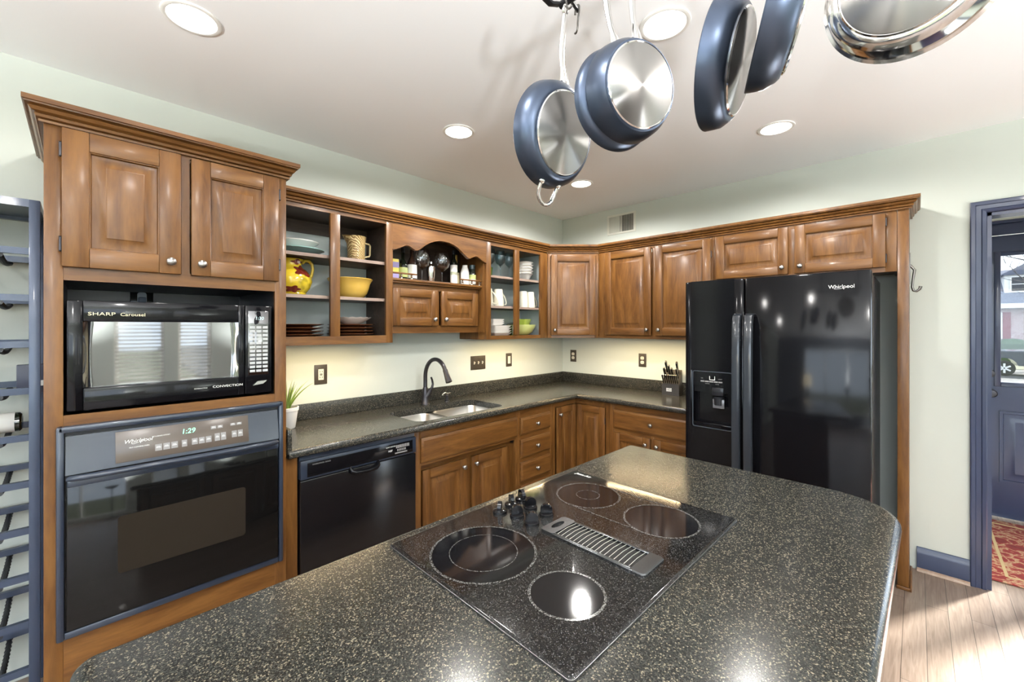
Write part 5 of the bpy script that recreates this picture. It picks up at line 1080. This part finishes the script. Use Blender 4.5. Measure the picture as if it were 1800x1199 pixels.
bottle('tall slim dark bottle with a long pale green label', -1.588, -0.175, 0.0265, 0.262, DKBOT, 0.011, 0.165, [(0.010, 0.150, LABELW), (0.075, 0.100, LABELG)], BLKM)
bottle('gold-necked bottle with a tan label behind the little white bottle', -1.536, -0.135, 0.0290, 0.238, DKBOT, 0.010, 0.108, [(0.018, 0.100, LABELY)], GOLD, 0.06)
bottle('little white bottle with a white cap near the right end of the shelf', -1.512, -0.215, 0.0330, 0.152, WHCER, 0.017, 0.100, [], WHITEP, 0.026)
bottle('dark squat jar with a grey-green label at the right end of the bottle shelf', -1.440, -0.215, 0.0300, 0.160, DKBOT, 0.020, 0.095, [(0.012, 0.050, LABELW), (0.050, 0.085, LABELG)], mat('teal_black_cap', (0.02, 0.04, 0.045), 0.3), 0.05)

RS1, RS2, RS3 = 1.4085, 1.6502, 1.8902
goblet('smoky blue goblet in front of the left pane opening', -1.105, -0.185, RS3, 0.046, 0.232, 0.100, GLASSB, 'smoky blue goblets'); goblet('smoky blue goblet nearest the middle stile', -0.998, -0.185, RS3, 0.043, 0.228, 0.100, GLASSB, 'smoky blue goblets'); goblet('smoky blue goblet at the left edge of the top shelf, partly hidden', -1.232, -0.200, RS3, 0.044, 0.230, 0.100, GLASSB, 'smoky blue goblets')
one('green_tumbler', [(0, 0), (0.026, 0), (0.034, 0.10), (0.032, 0.10), (0.024, 0.006), (0, 0.005)], mat('green_glass', (0.12, 0.25, 0.06), 0.1, coat=0.4), (-1.135, -0.075, RS3), 'green tumbler behind the smoky blue goblets', 'glass')
for k, nm in enumerate(('lowest', 'second', 'third', 'fourth', 'topmost')):
    one('white_bowl', [(0, 0), (0.032, 0), (0.036, 0.004), (0.052, 0.022), (0.061, 0.042), (0.074, 0.057), (0.082, 0.062), (0.080, 0.064), (0.070, 0.059), (0.057, 0.044), (0.048, 0.025), (0, 0.009)], WHCER, (-0.806 + 0.002 * (k % 2), -0.185, RS3 + 0.0255 * k), '%s white bowl of the stack on the top shelf' % nm, 'bowl', 'stacked white bowls', 40)
mg = None
for x, y, lab in ((-1.293, -0.235, 'cream mug turned upside down at the left edge of the middle shelf'), (-1.185, -0.245, 'cream upside-down mug, handle showing, left of the middle stile'), (-0.893, -0.250, 'cream upside-down mug just right of the middle stile'), (-0.790, -0.240, 'cream upside-down mug nearest the corner, handle showing')):
    if mg is None:
        mg = thing('coffee_mug', lab, 'mug', (x, y, RS2), 0, 'cream mugs')
        mg.rotation_euler = (0, 0, R(-70))
        b = MB(); b.lathe([(0.043, 0.002), (0.0445, 0), (0.0465, 0.002), (0.043, 0.05), (0.0365, 0.130), (0.034, 0.138), (0, 0.139)], 40); b.build('mug_body', CRMUG, mg)
        b = MB(); b.tube([(0.036, 0, 0.112), (0.056, 0, 0.098), (0.080, 0, 0.066), (0.092, 0, 0.038), (0.088, 0, 0.018), (0.072, 0, 0.013), (0.043, 0, 0.022)], 0.0062, 10); b.build('handle', CRMUG, mg)
    else: again(mg, (x, y, RS2), lab, {-0.893: 95}.get(x, 0))
def sqdish(w, h, m, loc, label):
    b = MB(); b.rings([[(x, y, z) for x, y in rrect(-q, q, -q, q, 0.012, 4)] for q, z in ((w * 0.72, 0), (w * 0.78, 0.003), (w, h), (w - 0.004, h), (w * 0.74, 0.006))], cap=True, cap0=True); o = b.build('square_dish', m); o.location = loc; return tag(o, label, 'dish', 'white square dishes')
for k, nm in enumerate(('lowest', 'second lowest', 'third', 'fourth')): sqdish(0.100, 0.026, WHCER, (-1.165, -0.19, RS1 + 0.020 * k), '%s large white square dish on the bottom shelf' % nm)
for k, nm in enumerate(('lowest', 'middle', 'topmost')): sqdish(0.070, 0.020, WHCER, (-1.188, -0.19, RS1 + 0.087 + 0.0155 * k), '%s small white square dish on the stack' % nm)
one('serving_bowl', [(0, 0), (0.060, 0), (0.070, 0.005), (0.105, 0.030), (0.126, 0.068), (0.132, 0.092), (0.129, 0.093), (0.118, 0.065), (0.095, 0.03), (0, 0.010)], PALEG, (-0.822, -0.160, RS1), 'pale yellow-green serving bowl on the bottom shelf', 'bowl')
b = MB(); b.rings([[(x, y, z) for x, y in rrect(-q, q, -q, q, 0.014, 4)] for q, z in ((0.050, 0), (0.055, 0.003), (0.066, 0.052), (0.063, 0.052), (0.05, 0.006))], cap=True, cap0=True); o = b.build('lime_bowl', LIME); o.location = (-0.815, -0.165, RS1 + 0.0845); o.rotation_euler = (0, 0, R(18))
o.location.z = RS1 + 0.0935 - 0.004; tag(o, 'lime green square bowl resting in the pale green bowl', 'bowl')
oj = thing('olive_jug', 'small dark olive jug between the square dishes and green bowl', 'jug', (-1.012, -0.245, RS1))
b = MB(); b.lathe([(0, 0), (0.030, 0), (0.036, 0.03), (0.034, 0.06), (0.028, 0.075), (0.031, 0.090), (0.028, 0.090), (0.025, 0.074), (0.028, 0.01), (0, 0.008)], 28); b.build('jug_body', OLIVE, oj)
b = MB(); b.tube([(-0.028, 0, 0.08), (-0.048, 0, 0.074), (-0.052, 0, 0.05), (-0.035, 0, 0.032)], 0.005, 8); b.build('handle', OLIVE, oj)

# ------------------------------------------------------------------ plant and knives on the worktop
pp = thing('potted_succulent', 'spiky green succulent in a whitewashed pot beside the oven cabinet', 'plant', (-2.762, -0.172, 0.9142))
b = MB(); b.lathe([(0, 0), (0.040, 0), (0.044, 0.004), (0.057, 0.098), (0.061, 0.100), (0.062, 0.118), (0.056, 0.119), (0.053, 0.100), (0, 0.100)], 32); b.build('pot', TERRW, pp)
b = MB(); b.lathe([(0.054, 0.104), (0, 0.108)], 24); b.build('soil', SOIL, pp)
rp = random.Random(11)
for k in range(26):
    a = k * 2.399; el = 0.35 + 0.85 * ((k * 0.618) % 1); ln = rp.uniform(0.13, 0.20); lean = rp.uniform(0.25, 0.95)
    dx, dy = math.cos(a), math.sin(a); pts = []
    for j in range(7):
        u = j / 6; rr = 0.012 + lean * ln * (u ** 1.25) * 0.72; zz = 0.105 + ln * (u - 0.28 * lean * u * u) * 1.02
        x_, y_ = dx * rr, dy * rr
        if y_ > 0.135: y_ = 0.135
        if x_ < -0.11: x_ = -0.11
        pts.append((x_, y_, zz))
    b = MB(); b.tube(pts, [0.0065, 0.007, 0.0062, 0.005, 0.0036, 0.002, 0.0006], 6, flat=0.55); b.build('leaf', LEAF, pp)
kb = thing('knife_block', 'dark block of black-handled knives beside the refrigerator', 'knife block', (-0.178, -1.172, 0.9142), -80)
b = MB(); b.prism([(0, 0), (0, 0.092), (0.026, 0.104), (0.040, 0.112), (0.108, 0.205), (0.124, 0.200), (0.124, 0)], 0, 0.136, Matrix(((0, 0, 1, 0), (1, 0, 0, 0), (0, 1, 0, 0), (0, 0, 0, 1)))); b.build('block', BLOCKM, kb)
b = MB(); b.box(0.036, 0.078, -0.0008, 0, 0.032, 0.060); s = b.build('maker_badge', LABELW, kb)
b = MB(); b.lathe([(0.0075, 0.001), (0.0095, 0.001)], 20, Matrix.Translation((0.064, -0.0002, 0.046)) @ FRONT); b.build('badge_ring', BLOCKM, s); text('badge_mark', 'CK', 0.009, BLOCKM, s, (0.048, -0.0012, 0.046))
KM = Matrix.Translation((-0.178, -1.172, 0.9142)) @ Matrix.Rotation(R(-80), 4, 'Z')
def knife(kind, label, x, y, z, ln, w, tilt=-30, group=None):
    t = thing(kind, label, 'knife', KM @ Vector((x, y, z)), 0, group); t.rotation_euler = (KM.to_3x3() @ Matrix.Rotation(R(36), 3, 'X')).to_euler()
    b = MB(); b.rings([[(x_, y_, zz) for x_, y_ in rrect(-w * f * 0.50, w * f * 0.50, -w * f, w * f, w * f * 0.38, 3)] for zz, f in ((0.004, 0.8), (0.012, 0.95), (ln * 0.45, 0.85), (ln * 0.8, 1.05), (ln - 0.004, 0.95), (ln, 0.6))], cap=True, cap0=True); b.build('handle', BLADEH, t)
    b = MB(); b.box(-w * 0.40, w * 0.40, -w * 0.90, w * 0.90, -0.006, 0.006, 0.0015); b.build('bolster', CHROME, t)
    b = MB(); b.box(-w * 0.30, w * 0.30, -w * 0.45, w * 0.45, ln - 0.001, ln + 0.0015, 0.0005); b.build('end_cap', CHROME, t)
    b = MB(); b.box(-0.0006, 0.0006, -w * 0.95, w * 0.6, -0.05, -0.01); b.build('blade', STEEL, t)
    return t
ords = ('first', 'second', 'third', 'fourth', 'fifth', 'sixth', 'seventh', 'eighth')
for k in range(8): knife('steak_knife', '%s black steak knife from the left in the front row of the knife block' % ords[k], 0.012 + k * 0.0160, 0.012, 0.100, 0.092, 0.0095, group='steak knives in the block')
for x, y, z, ln, w, lab in ((0.016, 0.060, 0.142, 0.105, 0.0140, 'leftmost large kitchen knife in the block'), (0.026, 0.088, 0.180, 0.122, 0.0155, 'tallest kitchen knife at the back left of the block'), (0.050, 0.074, 0.162, 0.104, 0.0135, 'kitchen knife second from the left in the middle of the block'), (0.074, 0.066, 0.150, 0.092, 0.0125, 'short kitchen knife near the middle of the block'),
                            (0.112, 0.088, 0.180, 0.118, 0.0155, 'tall kitchen knife at the back right of the block'), (0.116, 0.058, 0.140, 0.104, 0.0140, 'kitchen knife at the front right of the block')): knife('kitchen_knife', lab, x, y, z, ln, w, group='large knives in the block')

# ================================================================== wine rack by the left wall
wr = thing('wine_rack', 'tall blue-black metal wine rack left of the oven cabinet', 'wine rack', (-3.697, -0.02, 0))
PX = [(0.0, 0.028), (-0.80, -0.772)]
for x0, x1 in PX:
    for y0, y1 in ((-0.345, -0.317), (-0.030, -0.002)): b = MB(); b.box(x0, x1, y0, y1, 0, 1.952, 0.001); b.build('post', RACKM, wr)
b = MB(); b.box(-0.772, 0, -0.345, -0.317, 1.924, 1.952); b.box(-0.772, 0, -0.030, -0.002, 1.924, 1.952); b.box(0, 0.028, -0.317, -0.030, 1.924, 1.952); b.box(-0.80, -0.772, -0.317, -0.030, 1.924, 1.952); b.box(-0.772, 0, -0.317, -0.03, 1.938, 1.950); b.build('top_frame', RACKM, wr)
for k in range(10):
    z = 1.762 - 0.1715 * k
    b = MB(); b.box(-0.772, 0, -0.340, -0.322, z - 0.012, z + 0.012); b.build('front_rail', RACKM, wr)
    b = MB(); b.box(-0.772, 0, -0.026, -0.008, z - 0.012, z + 0.012); b.build('back_rail', RACKM, wr)
    for rx in (-0.070, -0.155, -0.245, -0.33, -0.42, -0.51, -0.60, -0.69):
        b = MB(); n = 26; pts = [(rx, -0.334 + 0.32 * j / n, z - 0.018 - 0.014 * math.sin(math.pi * min(1, max(0, j / n)))) for j in range(n + 1)]
        b.tube(pts, [0.0062 if j % 2 else 0.0098 for j in range(n + 1)], 8); b.build('twisted_rod', IRON, wr)
wb = thing('wine_bottle', 'wine bottle with a white label lying in the metal rack', 'bottle', (-3.725, -0.165, 1.110)); wb.rotation_euler = (0, R(-90), 0)
b = MB(); b.lathe([(0, 0.004), (0.030, 0.0), (0.0375, 0.006), (0.0375, 0.19), (0.03, 0.215), (0.0145, 0.245), (0.0145, 0.30), (0, 0.30)], 32); b.build('glass_body', DKBOT, wb)
b = MB(); b.lathe([(0.0378, 0.018), (0.0382, 0.019), (0.0382, 0.170), (0.0378, 0.171)], 32); b.build('paper_label', LABELW, wb)
bxx = thing('dark_box', 'flat dark navy box with a white sticker standing in the metal rack', 'box', (-3.742, -0.12, 1.216))
b = MB(); b.box(0, 0.09, -0.02, 0.02, 0.0, 0.115, 0.001); b.build('box_shell', mat('navy_card', (0.03, 0.035, 0.06), 0.4), bxx)
b = MB(); b.box(0.045, 0.075, -0.0206, -0.02, 0.028, 0.05); b.build('sticker', LABELW, bxx)
b = MB(); b.tube([(-3.658, -0.34 + 0.01 * math.sin(z * 5), z) for z in [1.80 - 0.06 * k for k in range(30)]], 0.0035, 6); tag(b.build('power_cord', IRON), 'thin black cord hanging between the wine rack and oven cabinet', 'cord')

# ------------------------------------------------------------------ the far side of the room, seen only in reflections, plus added fill uplights
tb = thing('side_table', 'dark side table with a lamp, on the far side of the room', 'table', (-6.1, -1.64, 0))
b = MB(); b.box(-0.28, 0.28, -0.4, 0.4, 0.72, 0.75, 0.004); b.build('table_top', BLKM, tb)
for sx in (-0.25, 0.25):
    for sy in (-0.37, 0.37): b = MB(); b.box(sx - 0.02, sx + 0.02, sy - 0.02, sy + 0.02, 0, 0.72); b.build('leg', BLKM, tb)
lp = thing('table_lamp', 'lit table lamp with a pale shade on the side table', 'lamp', (-6.1, -1.64, 0.7505))
b = MB(); b.lathe([(0, 0), (0.09, 0), (0.09, 0.015), (0.03, 0.03), (0.07, 0.15), (0.05, 0.28), (0.015, 0.33), (0.015, 0.5), (0, 0.5)], 28); b.build('lamp_base', BRONZE, lp)
b = MB(); b.lathe([(0.20, 0.36), (0.15, 0.68), (0.148, 0.68), (0.198, 0.36)], 36); b.build('lamp_shade', GLOBE, lp)

fill0 = None  # unseen uplights added as fill, bouncing light off the ceiling
for x, y, e, lab in ((-6.25, -3.3, 1.0, 'added fill uplight by the wide window'), (-4.4, -5.05, 1.0, 'added fill uplight by the patio panes'), (-1.5, -5.05, 0.18, 'added fill uplight by the wall behind the camera')):
    if fill0 is None:
        fill0 = thing('fill_uplight', lab, 'lamp', (x, y, 0), 0, 'added fill uplights')
        b = MB(); b.lathe([(0, 0), (0.15, 0), (0.15, 0.02), (0.02, 0.035), (0.013, 0.05), (0.013, 1.02), (0, 1.02)], 28); b.build('pole', BRONZE, fill0)
        b = MB(); b.lathe([(0.02, 1.00), (0.10, 1.03), (0.17, 1.10), (0.168, 1.102), (0.098, 1.035), (0, 1.015)], 32); b.build('bowl', BRONZE, fill0)
    else: again(fill0, (x, y, 0), lab)
    l = bpy.data.lights.new('fill_spot', 'SPOT'); l.energy = FILL_W * e; l.color = (0.94, 0.97, 1.0); l.shadow_soft_size = 0.12; l.spot_size = R(158); l.spot_blend = 0.28
    o = bpy.data.objects.new('fill_spot_light', l); C.objects.link(o); o.location = (x, y, 1.16); o.rotation_euler = (R(180), 0, 0)
